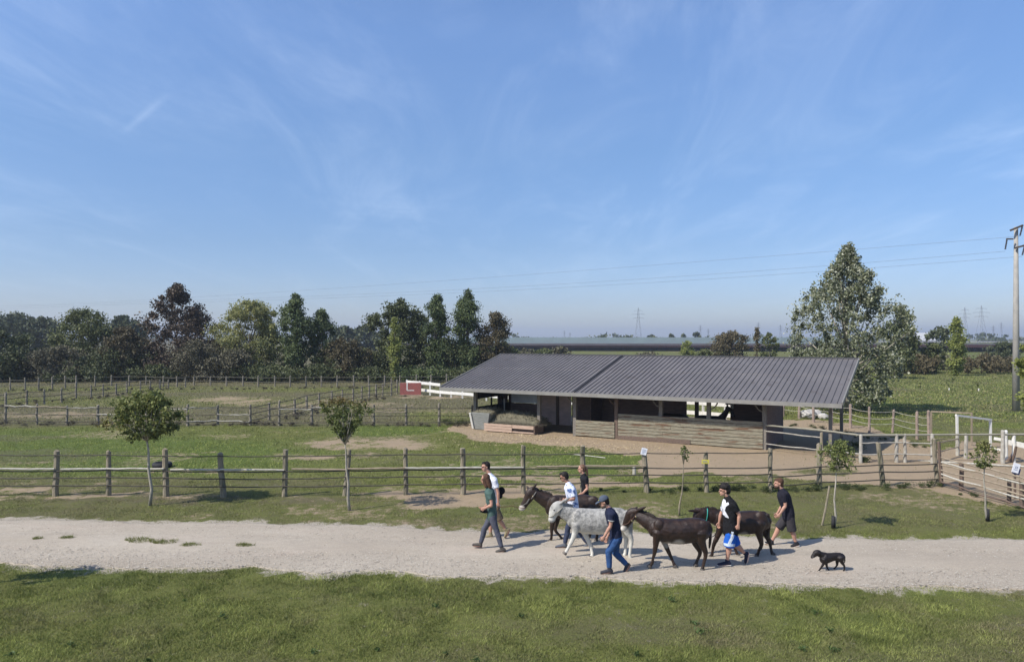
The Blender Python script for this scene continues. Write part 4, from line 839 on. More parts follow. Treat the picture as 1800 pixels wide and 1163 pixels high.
# ------------------------------------------------------------------ young trees beside the track
YG = 'young trees planted beside the track'
L_Y1 = leafmat('leaf_young', (.085, .112, .034), (.25, .275, .09), tip=(.22, .17, .06), trans=.3)
L_Y2 = leafmat('leaf_young_red', (.075, .105, .030), (.17, .20, .065), tip=(.20, .11, .05), trans=.3)
tree('young_tree', 'round crowned young tree on the left with full dark green head', 'young tree', 256, 888, 684, 62, 'umbrella', L_Y1, 7000, .10, c0=.58, nclump=120, cr=.13, group=YG, bark=BARKPALE, trunkr=.055, limbs=16, uneven=.3, trunk_px=263,
     tipf=lambda h, P_: .5*(P_[:, 0] < P_[:, 0].mean()-.75)*(h < .6)+.05, depth=1)
tree('young_tree', 'young tree with funnel shaped crown turning red at the tips', 'young tree', 605, 897, 696, 47, 'vase', L_Y2, 3600, .08, c0=.60, nclump=90, cr=.12, group=YG, bark=BARKPALE, trunkr=.05, limbs=20, uneven=.3, trunk_px=615,
     tipf=lambda h, P_: sstep(.7, 1.05, h)*.8)
tree('young_tree', 'bare thin sapling with a few leaves, behind the dark donkey', 'young tree', 1203, 905, 782, 11, 'dome', L_Y2, 130, .07, c0=.76, nclump=16, cr=.3, group=YG, bark=WOODPOST, trunkr=.03, limbs=9, trunk_px=1194)
tree('young_tree', 'young tree with broad light crown beside the leaning stake', 'young tree', 1472, 928, 770, 33, 'round', L_Y1, 1900, .065, c0=.66, nclump=60, cr=.15, group=YG, bark=BARKPALE, trunkr=.034, limbs=14, trunk_px=1466)
tree('young_tree', 'young tree with tight small crown at the right edge', 'young tree', 1728, 915, 773, 24, 'round', L_Y1, 1300, .065, c0=.67, nclump=50, cr=.18, group=YG, bark=BARKPALE, trunkr=.032, limbs=10, trunk_px=1736, tipf=lambda h, P_: .35*sstep(.5, 1, h))
kids = {o.name: o for o in COL.objects if o.name.startswith('young_tree')}
for nm, x, y in (('young_tree.003', 1465, 928), ('young_tree.004', 1736, 915)):
    c = gp(x, y); MB().tube([c, c+Vector((0, 0, .32))], [.055, .05], 10).build('trunk_guard', BLACKRUB, kids[nm], smooth=True)
tree('young_tree', 'young tree standing out of view left, throwing its shade on the near grass', 'young tree', -68, 1033, 818, 48, 'round', L_Y1, 3600, .085, c0=.5, nclump=80, cr=.15, bark=BARKPALE, trunkr=.05, limbs=10)
# ------------------------------------------------------------------ far things
hut = gp(43, 660); e = empty('hut', hut, 'small hut with pale wall beneath the dark trees at far left', 'hut')
MB().box(hut+Vector((0, 1, 1.1)), (1.5, 2, 2.2)).build('wall', mat('hut_wall', (.30, .28, .25), .9, (.2, .19, .17)), e)
mb = MB(); mb.add([hut+Vector(v) for v in ((-1, -.4, 2.2), (1, -.4, 2.2), (1, 2.4, 2.2), (-1, 2.4, 2.2), (-1, 1, 2.9), (1, 1, 2.9))], [(0, 1, 5, 4), (2, 3, 4, 5), (0, 4, 3), (1, 2, 5), (3, 2, 1, 0)]); mb.build('roof', mat('hut_roof', (.36, .34, .32), .8), e)
# motorway viaduct
DM = 290.0
def far(px, z, Y=DM): return Vector(((px-900)/F*Y, Y, z))
MOT = empty('motorway_viaduct', far(1300, 0), 'long low motorway viaduct with dark red edge crossing the horizon', 'viaduct')
def mpt(px, z, off=0):
    Y = DM-(px-900)*.028+off; return Vector(((px-900)/F*Y, Y, z))
MPURP = mat('viaduct_edge', (.060, .028, .032), .7, (.05, .026, .028), sc=.2); MCON = mat('viaduct_concrete', (.115, .10, .115), .85, (.08, .075, .085), sc=.3)
a, b_ = 560, 2600
MB().bar(mpt(a, 2.55, 5), mpt(b_, 2.55, 5), 11, .7).build('deck', MCON, MOT)
MB().bar(mpt(a, 2.1), mpt(b_, 2.1), .4, .95).build('edge_beam', MPURP, MOT)
MB().bar(mpt(a, .85, 8), mpt(b_, .85, 8), .6, 1.7).build('abutment_wall', MCON, MOT)
for x in range(600, 2500, 62): MB().bar(mpt(x, 0, 4), mpt(x, 1.9, 4), 1.6, 1.2, up=(0, 1, 0)).build('pier', MCON, MOT)
PANEL = bpy.data.materials.new('barrier_glass'); PANEL.use_nodes = True; t = PANEL.node_tree; b = t.nodes['Principled BSDF']; b.inputs['Base Color'].default_value = (.30, .36, .38, 1); b.inputs['Roughness'].default_value = .4
trn = t.nodes.new('ShaderNodeBsdfTransparent'); trn.inputs[0].default_value = (.75, .85, .82, 1); ms = t.nodes.new('ShaderNodeMixShader'); ms.inputs[0].default_value = .6; t.links.new(trn.outputs[0], ms.inputs[1]); t.links.new(b.outputs[0], ms.inputs[2]); t.links.new(ms.outputs[0], t.nodes['Material Output'].inputs['Surface'])
MB().bar(mpt(a, 4.1, .2), mpt(1470, 4.1, .2), .06, 2.4).build('noise_barrier', PANEL, MOT)
for i, x in enumerate(np.arange(a, 1470, 11.0)):
    if i < 96: MB().bar(mpt(x, 2.9, .1), mpt(x, 5.45, .1), .16, .2, up=(0, 1, 0)).build('barrier_post', STEEL, MOT)
MB().bar(mpt(a, 2.95, .1), mpt(b_, 2.95, .1), .15, .12).build('rail', STEEL, MOT); MB().bar(mpt(1470, 3.7, .1), mpt(b_, 3.7, .1), .12, .25).build('guard_rail', mat('pale_rail_metal', (.45, .45, .47), .5), MOT)
for x in range(1480, 2100, 14): MB().bar(mpt(x, 2.9, .1), mpt(x, 3.7, .1), .14, .14, up=(0, 1, 0)).build('rail_post', STEEL, MOT)
# truck
tk = mpt(1622, 2.9, 4.5); e = empty('truck', tk, 'white box truck on the motorway with round black emblem', 'truck')
wt = 40/F*tk.y; TW = mat('truck_white', (.80, .80, .80), .4, (.74, .74, .74))
MB().box(tk+Vector((0, 0, 2.55)), (wt, 2.5, 2.9)).build('trailer', TW, e, bevel=.05)
MB().box(tk+Vector((-wt/2-1.5, 0, 1.7)), (2.2, 2.4, 2.6)).build('cab', mat('cab_grey', (.25, .27, .3), .4), e, bevel=.25)
for x in (-wt/2-1.7, -wt/2+1.5, wt/2-1.2, wt/2-2.6):
    for y_ in (-1.1, 1.1): MB().tube([tk+Vector((x, y_-.15, .55)), tk+Vector((x, y_+.15, .55))], .5, 14).build('wheel', BLACKRUB, e)
bk = mat('emblem_black', (.02, .02, .02), .6)
mb = MB(); cx = tk.x+wt*.22; cz = tk.z+2.5; yy = tk.y-1.262
for s0, s1 in ((2.05, 4.2), (-1.1, 1.1)):
    for i in range(10):
        a0_, a1_ = s0+(s1-s0)*i/10, s0+(s1-s0)*(i+1)/10
        P4 = [Vector((cx+r_*1.35*math.cos(q), yy, cz+r_*math.sin(q))) for q, r_ in ((a0_, 1.35), (a1_, 1.35), (a1_, 1.12), (a0_, 1.12))]; P4 += [p+Vector((0, -.02, 0)) for p in P4]
        mb.add(P4, [(0, 1, 2, 3), (7, 6, 5, 4), (0, 4, 5, 1), (1, 5, 6, 2), (2, 6, 7, 3), (3, 7, 4, 0)])
mb.build('emblem_ring', bk, e)
def text3d(body, size, loc, m, parent, name='lettering', ext=.02, align='CENTER', offset=.012):
    cu = bpy.data.curves.new(name, 'FONT'); cu.body = body; cu.size = size; cu.extrude = ext; cu.align_x = align; cu.align_y = 'CENTER'; cu.offset = offset
    o = bpy.data.objects.new(name, cu); COL.objects.link(o); o.rotation_euler = (math.pi/2, 0, 0); dg = bpy.context.evaluated_depsgraph_get(); me = bpy.data.meshes.new_from_object(o.evaluated_get(dg)); bpy.data.objects.remove(o)
    me.transform(Matrix.Translation(Vector(loc)) @ Matrix.Rotation(math.pi/2, 4, 'X')); me.materials.clear(); me.materials.append(m); return finish(name, me, parent)
text3d('AP', 1.55, (cx, yy, cz), bk, e)
# second vehicle lower profile: none is visible
# pylons
def pylon(px, pyt, Y, lab, wide=1.0):
    base = Vector(((px-900)/F*Y, Y, 0)); Ht = H-(pyt-YH)/F*Y; e = empty('pylon', base, lab, 'pylon', 'lattice pylons on the horizon'); mb = MB(); r = Y*.00019
    wb = Ht*.11*wide; lv = [0, .22, .42, .58, .72, .84, 1.0]; ws = [wb, wb*.72, wb*.5, wb*.33, wb*.24, wb*.18, wb*.03]
    for i in range(6):
        z0, z1 = Ht*lv[i], Ht*lv[i+1]
        for s in (-1, 1):
            for q in (-1, 1): mb.bar(base+Vector((s*ws[i], q*ws[i], z0)), base+Vector((s*ws[i+1], q*ws[i+1], z1)), r, r)
            mb.bar(base+Vector((s*ws[i], -ws[i], z0)), base+Vector((-s*ws[i+1], -ws[i+1], z1)), r*.6, r*.6)
        mb.bar(base+Vector((-ws[i+1], -ws[i+1], z1)), base+Vector((ws[i+1], -ws[i+1], z1)), r*.6, r*.6)
    mb.build('tower', STEEL, e)
    for lv_, wd in ((.70, 1.35), (.81, 1.7), (.92, 1.1)):
        mb = MB(); z = Ht*lv_; wd *= wb
        for s in (-1, 1): mb.bar(base+Vector((0, 0, z+Ht*.02)), base+Vector((s*wd, 0, z)), r, r); mb.bar(base+Vector((0, 0, z-Ht*.01)), base+Vector((s*wd, 0, z)), r*.7, r*.7); mb.bar(base+Vector((s*wd, 0, z)), base+Vector((s*wd, 0, z-Ht*.04)), r*.7, r*.7)
        mb.build('crossarm', STEEL, e)
    return e
pylon(1122, 541, 1000, 'tallest lattice pylon over the middle of the shed roof')
pylon(1725, 537, 900, 'wide lattice pylon left of the power pole', 1.2); pylon(1696, 540, 1000, 'narrow lattice pylon just behind the yellow green tree', .9)
for (x, yt, l) in ((1231, 571, 'small pylon above the roof, left of a close pair'), (1245, 577, 'small pylon above the roof, right of a close pair'), (1333, 566, 'faint pylon above the thin upright tree'), (1372, 570, 'faint pylon beside the silvery poplar'), (1760, 566, 'faint small pylon near the power pole'), (1746, 572, 'faintest pylon between wide pylon and power pole'), (992, 581, 'tiny pylon left above the roof'), (1002, 584, 'tiny pylon right beside another above the roof')):
    pylon(x, yt, 1600, l, .8)
# far trees behind the motorway
for (x, t_, w_, l) in ((1100, 588, 22, 'low hazy tree left of the tallest pylon'), (1180, 587, 9, 'small dark round tree on the horizon'), (1203, 587, 9, 'hazy round tree beside the small dark one'), (1225, 583, 11, 'biggest hazy round tree on the horizon above the roof'), (1145, 589, 16, 'low hazy tree right of the tallest pylon'), (1060, 589, 14, 'low hazy tree above the left half of the roof')):
    tree('tree', l, 'tree', x, 640, t_, w_, 'dome', L_FAR, 420, 2.0, Y=430, c0=.05, nclump=16, cr=.22, group='hazy trees beyond the motorway', limbs=0)
C = []
for i in range(420):
    Y = random.uniform(600, 900); px = random.uniform(-300, 2300); C.append(((px-900)/F*Y, Y, random.uniform(1, 6)*(1+.5*math.sin(px*.03))))
C = np.array(C); V, Fq, tn, _ = leafcloud(C, 15000, np.full(len(C), 6.0)*rng.uniform(.6, 1.2, len(C)), 3.0, rng.uniform(0, 1, len(C)), flat=.5); V[:, 2] = np.maximum(V[:, 2], 0)
tag(mesh_np('treeline', V, Fq, L_FAR, attrs={'tone': tn, 'tip': tn*0}), kind='stuff', label='thin hazy line of woods along the horizon', cat='woods')
# ------------------------------------------------------------------ power pole and its lines
pb = gp(1786, 722); YP = pb.y; hp = H-(399-YH)/F*YP
e = empty('power_pole', pb, 'tall tapered concrete power pole at the right edge', 'power pole')
MB().tube([pb-Vector((0, 0, .1)), pb+Vector((0, 0, hp*.5)), pb+Vector((0, 0, hp))], [.24, .185, .125], 16).build('shaft', CONCRETE, e, smooth=True)
PQ = lambda x, y: wp(x, y, YP-.25)
ARM = mat('rusty_arm', (.10, .075, .06), .8, (.06, .05, .045))
def ins(p, q):
    mb = MB(); n = 6
    for i in range(n):
        c = p.lerp(q, (i+.5)/n); d_ = (q-p).normalized()*.05; mb.tube([c-d_, c+d_], [.03, .065], 8)
    mb.tube([p, q], .018, 6); mb.build('insulator', mat('insulator_brown', (.05, .045, .05), .4), e)
MB().bar(PQ(1776, 405), PQ(1798, 396), .11, .12).build('crossarm', ARM, e); MB().bar(PQ(1769, 420), PQ(1781, 420), .08, .09).build('crossarm', ARM, e); MB().bar(PQ(1784, 436), PQ(1802, 431), .12, .12).build('crossarm', ARM, e)
ins(PQ(1770, 421), PQ(1767, 438)); ins(PQ(1797, 398), PQ(1793, 414)); ins(PQ(1801, 433), PQ(1797, 448))
def line(P, lab, r=.009):
    pts = []; 
    for s in np.linspace(0, 1, 40):
        Y = P[0][2]+(P[-1][2]-P[0][2])*s; X0 = (P[0][0]-900)/F*P[0][2]; X1 = (P[-1][0]-900)/F*P[-1][2]; X = X0+(X1-X0)*s; px = 900+X/Y*F
        py = np.interp(px, [q[0] for q in P][::-1], [q[1] for q in P][::-1]); pts.append(Vector((X, Y, H-(py-YH)/F*Y)))
    # smooth the polyline so that it hangs as one curve
    z = np.polyfit(range(40), [p.z for p in pts], 3); pts = [Vector((p.x, p.y, np.polyval(z, i))) for i, p in enumerate(pts)]
    o = MB().tube(pts, r, 4).build('power_line', mat('wire_dark', (.22, .25, .30), .6), None); tag(recenter(o, pts[0]), lab, 'power line', 'overhead wires of the power pole'); return o
line([(1793, 414, YP), (1350, 452, 0), (900, 484, 0), (300, 526, 0), (-60, 540, 150)], 'topmost overhead wire leaving the power pole to the left')
line([(1767, 439, YP), (1350, 475, 0), (930, 506, 0), (300, 528, 0), (-60, 545, 150)], 'middle overhead wire leaving the lower left insulator')
line([(1797, 448, YP), (1350, 484, 0), (930, 512, 0), (300, 531, 0), (-60, 548, 150)], 'lowest overhead wire passing behind the pole shaft')
# ------------------------------------------------------------------ people and animals
def loft(bm, st, n=14, sub=3, cap=.55):
    """st: list of (centre Vector, in-plane radius, lateral radius); one closed tapered surface through all stations"""
    P = [Vector(s[0]) for s in st]; A = [s[1] for s in st]; B = [s[2] for s in st]; m = len(P)
    pts, ra, rb = [], [], []
    def cr(a, b, c, d, t): return .5*((2*b)+(c-a)*t+(2*a-5*b+4*c-d)*t*t+(3*b-a-3*c+d)*t*t*t)
    for i in range(m-1):
        i0, i3 = max(i-1, 0), min(i+2, m-1)
        for k in range(sub):
            t = k/sub; pts.append(cr(P[i0], P[i], P[i+1], P[i3], t)); ra.append(max(.002, cr(A[i0], A[i], A[i+1], A[i3], t))); rb.append(max(.002, cr(B[i0], B[i], B[i+1], B[i3], t)))
    pts.append(P[-1]); ra.append(A[-1]); rb.append(B[-1])
    T = [(pts[min(i+1, len(pts)-1)]-pts[max(i-1, 0)]).normalized() for i in range(len(pts))]
    # rounded ends
    def endcap(p, t, a, b, s): return [(p+t*s*min(a, b)*c_, a*r_, b*r_) for c_, r_ in ((.5*cap*1.6, .87), (.87*cap*1.6, .5), (1.0*cap*1.6, .12))]
    seq = [(q[0], q[1], q[2], T[0]) for q in endcap(pts[0], T[0], ra[0], rb[0], -1)][::-1]+[(pts[i], ra[i], rb[i], T[i]) for i in range(len(pts))]+[(q[0], q[1], q[2], T[-1]) for q in endcap(pts[-1], T[-1], ra[-1], rb[-1], 1)]
    rings = []
    for p, a, b, t in seq:
        ref = Vector((0, 1, 0)) if abs(t.y) < .85 else Vector((0, 0, 1))
        lat = (ref-t*ref.dot(t)).normalized(); nn = t.cross(lat)
        rings.append([bm.verts.new(p+nn*a*math.cos(q*2*math.pi/n)+lat*b*math.sin(q*2*math.pi/n)) for q in range(n)])
    for i in range(len(rings)-1):
        for q in range(n): bm.faces.new((rings[i][q], rings[i][(q+1) % n], rings[i+1][(q+1) % n], rings[i+1][q]))
    bm.faces.new(rings[0][::-1]); bm.faces.new(rings[-1])
def ellipsoid(bm, c, rx, ry, rz, rot=None, sub=3):
    mt = Matrix.Translation(Vector(c)) @ (rot.to_4x4() if rot is not None else Matrix.Identity(4)) @ Matrix.Diagonal((rx, ry, rz, 1))
    bmesh.ops.create_icosphere(bm, subdivisions=sub, radius=1, matrix=mt)
def fused(name, bm, m, parent, voxel=.01, smooth=3, factor=.5, disp=None):
    """melt the overlapping closed shapes of bm into one continuous surface"""
    bmesh.ops.recalc_face_normals(bm, faces=bm.faces)
    me = bpy.data.meshes.new('tmp'); bm.to_mesh(me); bm.free(); o = bpy.data.objects.new('tmp', me); COL.objects.link(o)
    r = o.modifiers.new('r', 'REMESH'); r.mode = 'VOXEL'; r.voxel_size = voxel
    s = o.modifiers.new('s', 'SMOOTH'); s.iterations = smooth; s.factor = factor
    if disp:
        tx = bpy.data.textures.new('folds', 'CLOUDS'); tx.noise_scale = disp[1]; d_ = o.modifiers.new('d', 'DISPLACE'); d_.texture = tx; d_.strength = disp[0]; d_.mid_level = .5; d_.texture_coords = 'GLOBAL'
    dg = bpy.context.evaluated_depsgraph_get(); out = bpy.data.meshes.new_from_object(o.evaluated_get(dg)); bpy.data.objects.remove(o)
    out.materials.clear(); out.materials.append(m); return finish(name, out, parent, True)
def cloth(name, c, c2=None, rough=.9, sc=9): return mat(name, c, rough, c2 or tuple(x*.72 for x in c), sc=sc, bump=.35, bsc=26, spec=.12, lo=.3, hi=.75)
SKIN = mat('skin', (.47, .27, .19), .55, (.40, .21, .15), sc=14, spec=.35)
SKIN2 = mat('tanned_skin', (.36, .20, .135), .55, (.30, .16, .11), sc=14, spec=.35)
HAIRB = mat('black_hair', (.010, .008, .007), .7, (.016, .012, .010), sc=30, bump=.6, stretch=(1, 1, .3))
HAIRBR = mat('brown_hair', (.055, .028, .016), .7, (.10, .05, .028), sc=20, bump=.6, stretch=(1, 1, .25))
HAIRLT = mat('light_brown_hair', (.17, .095, .055), .5, (.10, .055, .035), sc=20, bump=.5, stretch=(1, 1, .25))
EYE = mat('eye_dark', (.02, .015, .012), .25, spec=.6)
LIP = mat('lip', (.32, .12, .10), .5)
GLASS_D = mat('dark_lens', (.01, .01, .012), .15, spec=.8)
def skin_body(D):
    """D: person data; all photo points are (x, y). The figure walks towards -X; 'n' is the side nearest to the camera."""
    base = D['base']; d = base.y; pp = 1.0
    S = D.get('s', 1.0); G = D.get('girth', 1.0)
    def w(q, off=0): return wp(q[0], q[1], d+off)
    def foot_off(y): return H*F/(y-YH)-d
    e = empty('person', base, D['label'], 'person')
    pel, wai, che, nec = w(D['pelvis']), w(D['waist']), w(D['chest']), w(D['neck'])
    yaw = math.radians(D.get('yaw', 0)); pit = math.radians(D.get('pitch', 0))
    hc = w(D['head']); R = Matrix.Rotation(yaw, 3, 'Z') @ Matrix.Rotation(-pit, 3, 'Y')     # local -X is the face
    def hp(x, y, z): return hc+R @ (Vector((x, y, z))*S)
    def headshape(bm, g=0):
        ellipsoid(bm, hp(.012, 0, .028), (.098+g)*S, (.077+g)*S, (.098+g)*S, R)
    def torso(bm, g=0, to_neck=True, hem=0):
        st = []
        sh = che.lerp(nec, .62)
        q_ = 0 if g else -.010
        st = [(pel+Vector((0, 0, -.03+hem)), .115*S*G+g, .160*S*G+g), (pel.lerp(wai, .5), (.116*G)*S+g, .160*S*G+g), (wai, .108*S*G+g, .148*S*G+g), (wai.lerp(che, .55), .115*S*G+g, .160*S*G+g), (che, .122*S*G+g, .178*S+g), (sh, .100*S+g*1.2+q_, .165*S+g*1.3+q_*2), (nec+Vector((.005, 0, .0))*S, .062*S+g*.5, .085*S+g)]
        loft(bm, st, 18)
    arms = {}
    bm = bmesh.new(); torso(bm)
    loft(bm, [(che.lerp(nec, .8), .062*S, .07*S), (nec+Vector((0, 0, .03*S)), .055*S, .056*S), (nec.lerp(hc, .55), .052*S, .052*S), (nec.lerp(hc, .8), .05*S, .05*S)], 12)
    headshape(bm)
    ellipsoid(bm, hp(-.030, 0, -.045), .062*S, .054*S, .066*S, R)            # jaw
    ellipsoid(bm, hp(-.062, 0, -.088), .024*S, .028*S, .020*S, R, 2)          # chin
    ellipsoid(bm, hp(-.078, 0, .030), .018*S, .050*S, .012*S, R, 2)           # brow
    loft(bm, [(hp(-.088, 0, .018), .009*S, .010*S), (hp(-.104, 0, -.004), .010*S, .012*S), (hp(-.108, 0, -.020), .012*S, .016*S)], 8)   # nose
    ellipsoid(bm, hp(-.086, 0, -.050), .014*S, .024*S, .016*S, R, 2)          # mouth
    for s in (-1, 1): ellipsoid(bm, hp(.008, s*.078, -.005), .018*S, .010*S, .032*S, R, 2)   # ears
    shoulders = {}
    for side, s in (('n', -1), ('f', 1)):
        a = D['arm_'+side]; so_ = s*.175*S*(1+.25*(G-1)); 
        offs = a.get('off', (so_, so_*1.12, so_*1.15, so_*1.15))
        sh, elb, wr = w(a['sh'], offs[0]), w(a['el'], offs[1]), w(a['wr'], offs[2]); arms[side] = (sh, elb, wr)
        loft(bm, [(sh.lerp(che+Vector((0, 0, .05)), .35)-Vector((0, 0, .015)), .045*S, .045*S), (sh-Vector((0, 0, .012)), .050*S*G, .046*S*G), (sh.lerp(elb, .4), .047*S*G, .046*S*G), (elb, .038*S, .038*S), (elb.lerp(wr, .3), .040*S, .038*S), (wr, .026*S, .021*S)], 12)
        # hand: palm, four curled fingers, thumb
        hd = (wr-elb).normalized() if 'hd' not in a else (w(a['hd'], offs[3])-wr).normalized()
        fw = Vector((-1, 0, 0)); fw = (fw-hd*fw.dot(hd)).normalized() if abs(hd.x) < .9 else Vector((0, 0, -1)); pn = hd.cross(fw).normalized()*(-s)   # pn points towards the body
        if pn.y*s > 0: pn = -pn
        pe = wr+hd*.085*S
        loft(bm, [(wr-hd*.01, .026*S, .020*S), (wr+hd*.035*S, .036*S, .017*S), (pe, .040*S, .014*S)], 12)
        for i, (o_, ln) in enumerate(((.030, .068), (.010, .078), (-.010, .074), (-.029, .058))):
            p0 = pe+fw*o_*S-hd*.012*S; p1 = p0+(hd*.9+pn*.25)*ln*.5*S; p2 = p1+(hd*.6+pn*.8).normalized()*ln*.32*S; p3 = p2+(hd*.1+pn).normalized()*ln*.26*S
            loft(bm, [(p0, .0095*S, .0095*S), (p1, .009*S, .009*S), (p2, .0082*S, .0082*S), (p3, .0075*S, .0075*S)], 8, 2)
        t0 = wr+hd*.03*S+fw*.022*S; t1 = t0+(hd*.6+fw*.75+pn*.2).normalized()*.038*S; t2 = t1+(hd*.95+fw*.2+pn*.3).normalized()*.034*S
        loft(bm, [(t0, .013*S, .012*S), (t1, .0108*S, .0108*S), (t2, .0092*S, .0092*S)], 8, 2)
    legs = {}
    for side, s in (('n', -1), ('f', 1)):
        l = D['leg_'+side]; ho = s*.088*S*(1+.3*(G-1)); fo = l.get('fo'); fo = foot_off(l['sole']) if fo is None and 'sole' in l else (fo if fo is not None else ho)
        fo = max(min(fo, ho+.28), ho-.28)
        hip = pel+Vector((0, ho, -.02)); kn = w(l['kn'], ho*.55+fo*.45); an = w(l['an'], fo); he = w(l['he'], fo); to = w(l['to'], fo); legs[side] = (hip, kn, an, he, to)
        loft(bm, [(hip+Vector((0, 0, .03)), .085*S*G, .082*S*G), (hip.lerp(kn, .3), .084*S*G, .080*S*G), (hip.lerp(kn, .7), .066*S*G, .062*S*G), (kn, .056*S, .052*S), (kn.lerp(an, .28)+Vector((.012, 0, 0)), .056*S*G, .050*S*G), (kn.lerp(an, .7), .042*S, .038*S), (an, .036*S, .032*S)], 14)
        loft(bm, [(he.lerp(an, .35), .036*S, .032*S), (he.lerp(to, .35)+(an-he)*.18, .036*S, .038*S), (to.lerp(he, .15), .022*S, .040*S)], 10)
    body = fused('body', bm, D.get('skin', SKIN), e, voxel=.0068, smooth=2)
    # shirt
    bm = bmesh.new(); g = .014+D.get('loose', 0)
    torso(bm, g, hem=D.get('hem', 0))
    for side in 'nf':
        sh, elb, wr = arms[side]; f_ = D.get('sleeve', .55)
        en = sh.lerp(elb, f_) if f_ <= 1 else elb.lerp(wr, f_-1)
        loft(bm, [(sh.lerp(che+Vector((0, 0, .07)), .4), .078*S, .072*S), (sh, .077*S*G, .072*S*G), (sh.lerp(en, .6), .066*S*G, .064*S*G), (en, .064*S*G, .062*S*G)], 14, cap=.3)
    shirt = fused('shirt', bm, D['shirt'], e, voxel=.009, smooth=3, disp=(.022, .09))
    if 'cuff' in D:
        for side in 'nf':
            sh, elb, wr = arms[side]; c_ = sh.lerp(elb, D.get('sleeve', .55)); dr = (elb-sh).normalized(); bm = bmesh.new(); loft(bm, [(c_-dr*.008, .068*S*G, .066*S*G), (c_+dr*.010, .068*S*G, .066*S*G)], 18, 1, cap=.06); fused('cuff', bm, D['cuff'], shirt, voxel=.006, smooth=1)
    # trousers or shorts
    bm = bmesh.new(); pg = .012+D.get('pl', 0)
    loft(bm, [(pel+Vector((0, 0, -.06)), .108*S*G+pg, .155*S*G+pg), (pel+Vector((0, 0, .02)), .118*S*G+pg, .160*S*G+pg), (pel.lerp(wai, .55), .108*S*G+pg, .150*S*G+pg)], 18, cap=.3)
    L_ = D.get('pants', 1.0)
    for side in 'nf':
        hip, kn, an, he, to = legs[side]; q = pg+D.get('flare', 0)
        if L_ < .9:      # shorts end near the knee
            en = hip.lerp(kn, L_/.5) if L_ <= .5 else kn.lerp(an, (L_-.5)*2)
            loft(bm, [(hip+Vector((0, 0, .03)), .088*S*G+pg, .086*S*G+pg), (hip.lerp(en, .5), .086*S*G+q, .082*S*G+q), (en, .076*S*G+q*1.5, .074*S*G+q*1.5)], 16, cap=.1)
        else:
            loft(bm, [(hip+Vector((0, 0, .03)), .088*S*G+pg, .084*S*G+pg), (hip.lerp(kn, .35), .085*S*G+pg, .081*S*G+pg), (hip.lerp(kn, .8), .064*S*G+q, .061*S*G+q), (kn, .058*S+q, .055*S+q), (kn.lerp(an, .35)+Vector((.008, 0, 0)), .055*S+q, .051*S+q), (kn.lerp(an, .94*min(L_, 1)), .042*S+q, .041*S+q)], 14, cap=.12)
    pants = fused('trousers' if L_ > .9 else 'shorts', bm, D['pants_m'], e, voxel=.009, smooth=3, disp=(.016, .08))
    # shoes
    for side in 'nf':
        hip, kn, an, he, to = legs[side]; bm = bmesh.new(); ft = (to-he); fl = ft.length; ftn = ft.normalized(); up = (an-he.lerp(to, .25)); up = (up-ftn*up.dot(ftn)).normalized()
        bh = D.get('boot', .02)
        loft(bm, [(he+up*.04*S+ftn*.02, .040*S, .036*S), (he.lerp(to, .3)+up*.045*S, .046*S, .041*S), (he.lerp(to, .65)+up*.034*S, .035*S, .047*S), (to-ftn*.02+up*.025*S, .024*S, .042*S)], 14)
        loft(bm, [(he.lerp(to, .16)+up*.05*S, .046*S, .042*S), (an.lerp(kn, .0)-(an-kn).normalized()*(-.02+0)*0, .044*S, .042*S), (an+(kn-an).normalized()*bh, .047*S, .045*S)], 12, cap=.15)
        sho = fused('shoe', bm, D['shoe'], e, voxel=.007, smooth=2)
        bm = bmesh.new(); loft(bm, [(he+up*.006*S+ftn*.0, .010*S, .038*S), (he.lerp(to, .5)+up*.004*S, .009*S, .042*S), (to+up*.006*S, .009*S, .040*S)], 14, cap=.4); fused('sole', bm, D.get('sole', BLACKRUB), sho, voxel=.005, smooth=1)
    # eyes and mouth
    for s in (-1, 1):
        bm = bmesh.new(); ellipsoid(bm, hp(-.080, s*.030, .008), .010*S, .013*S, .008*S, R, 2); me = bpy.data.meshes.new('eye'); bm.to_mesh(me); bm.free(); me.materials.append(EYE); finish('eye', me, e, True)
    bm = bmesh.new(); ellipsoid(bm, hp(-.096, 0, -.052), .005*S, .022*S, .006*S, R, 2); me = bpy.data.meshes.new('mouth'); bm.to_mesh(me); bm.free(); me.materials.append(LIP); finish('mouth', me, e, True)
    # hair
    hm = D['hair']; st_ = D.get('hairstyle', 'short'); bm = bmesh.new()
    if st_ != 'cap' or True:
        ellipsoid(bm, hp(.030, 0, .042), .098*S, .086*S, .096*S, R)
        ellipsoid(bm, hp(.058, 0, -.012), .060*S, .072*S, .075*S, R)
        if st_ in ('short', 'curly'): ellipsoid(bm, hp(-.035, 0, .100), .055*S, .062*S, .034*S, R)
        if st_ == 'curly': ellipsoid(bm, hp(.02, 0, .085), .115*S, .098*S, .085*S, R); ellipsoid(bm, hp(.07, 0, .01), .07*S, .09*S, .085*S, R)
        if st_ == 'slick': ellipsoid(bm, hp(-.01, 0, .080), .085*S, .068*S, .045*S, R); ellipsoid(bm, hp(.085, 0, -.06), .035*S, .05*S, .06*S, R)
        if st_ == 'long':
            loft(bm, [(hp(.045, 0, .02), .075*S, .080*S), (hp(.070, 0, -.09), .075*S, .085*S), (hp(.085, -.01, -.18), .062*S, .078*S), (hp(.085, -.02, -.26), .035*S, .055*S)], 14)
            loft(bm, [(hp(-.01, -.072, .03), .05*S, .02*S), (hp(-.005, -.085, -.07), .045*S, .022*S), (hp(.02, -.09, -.17), .035*S, .025*S)], 10)
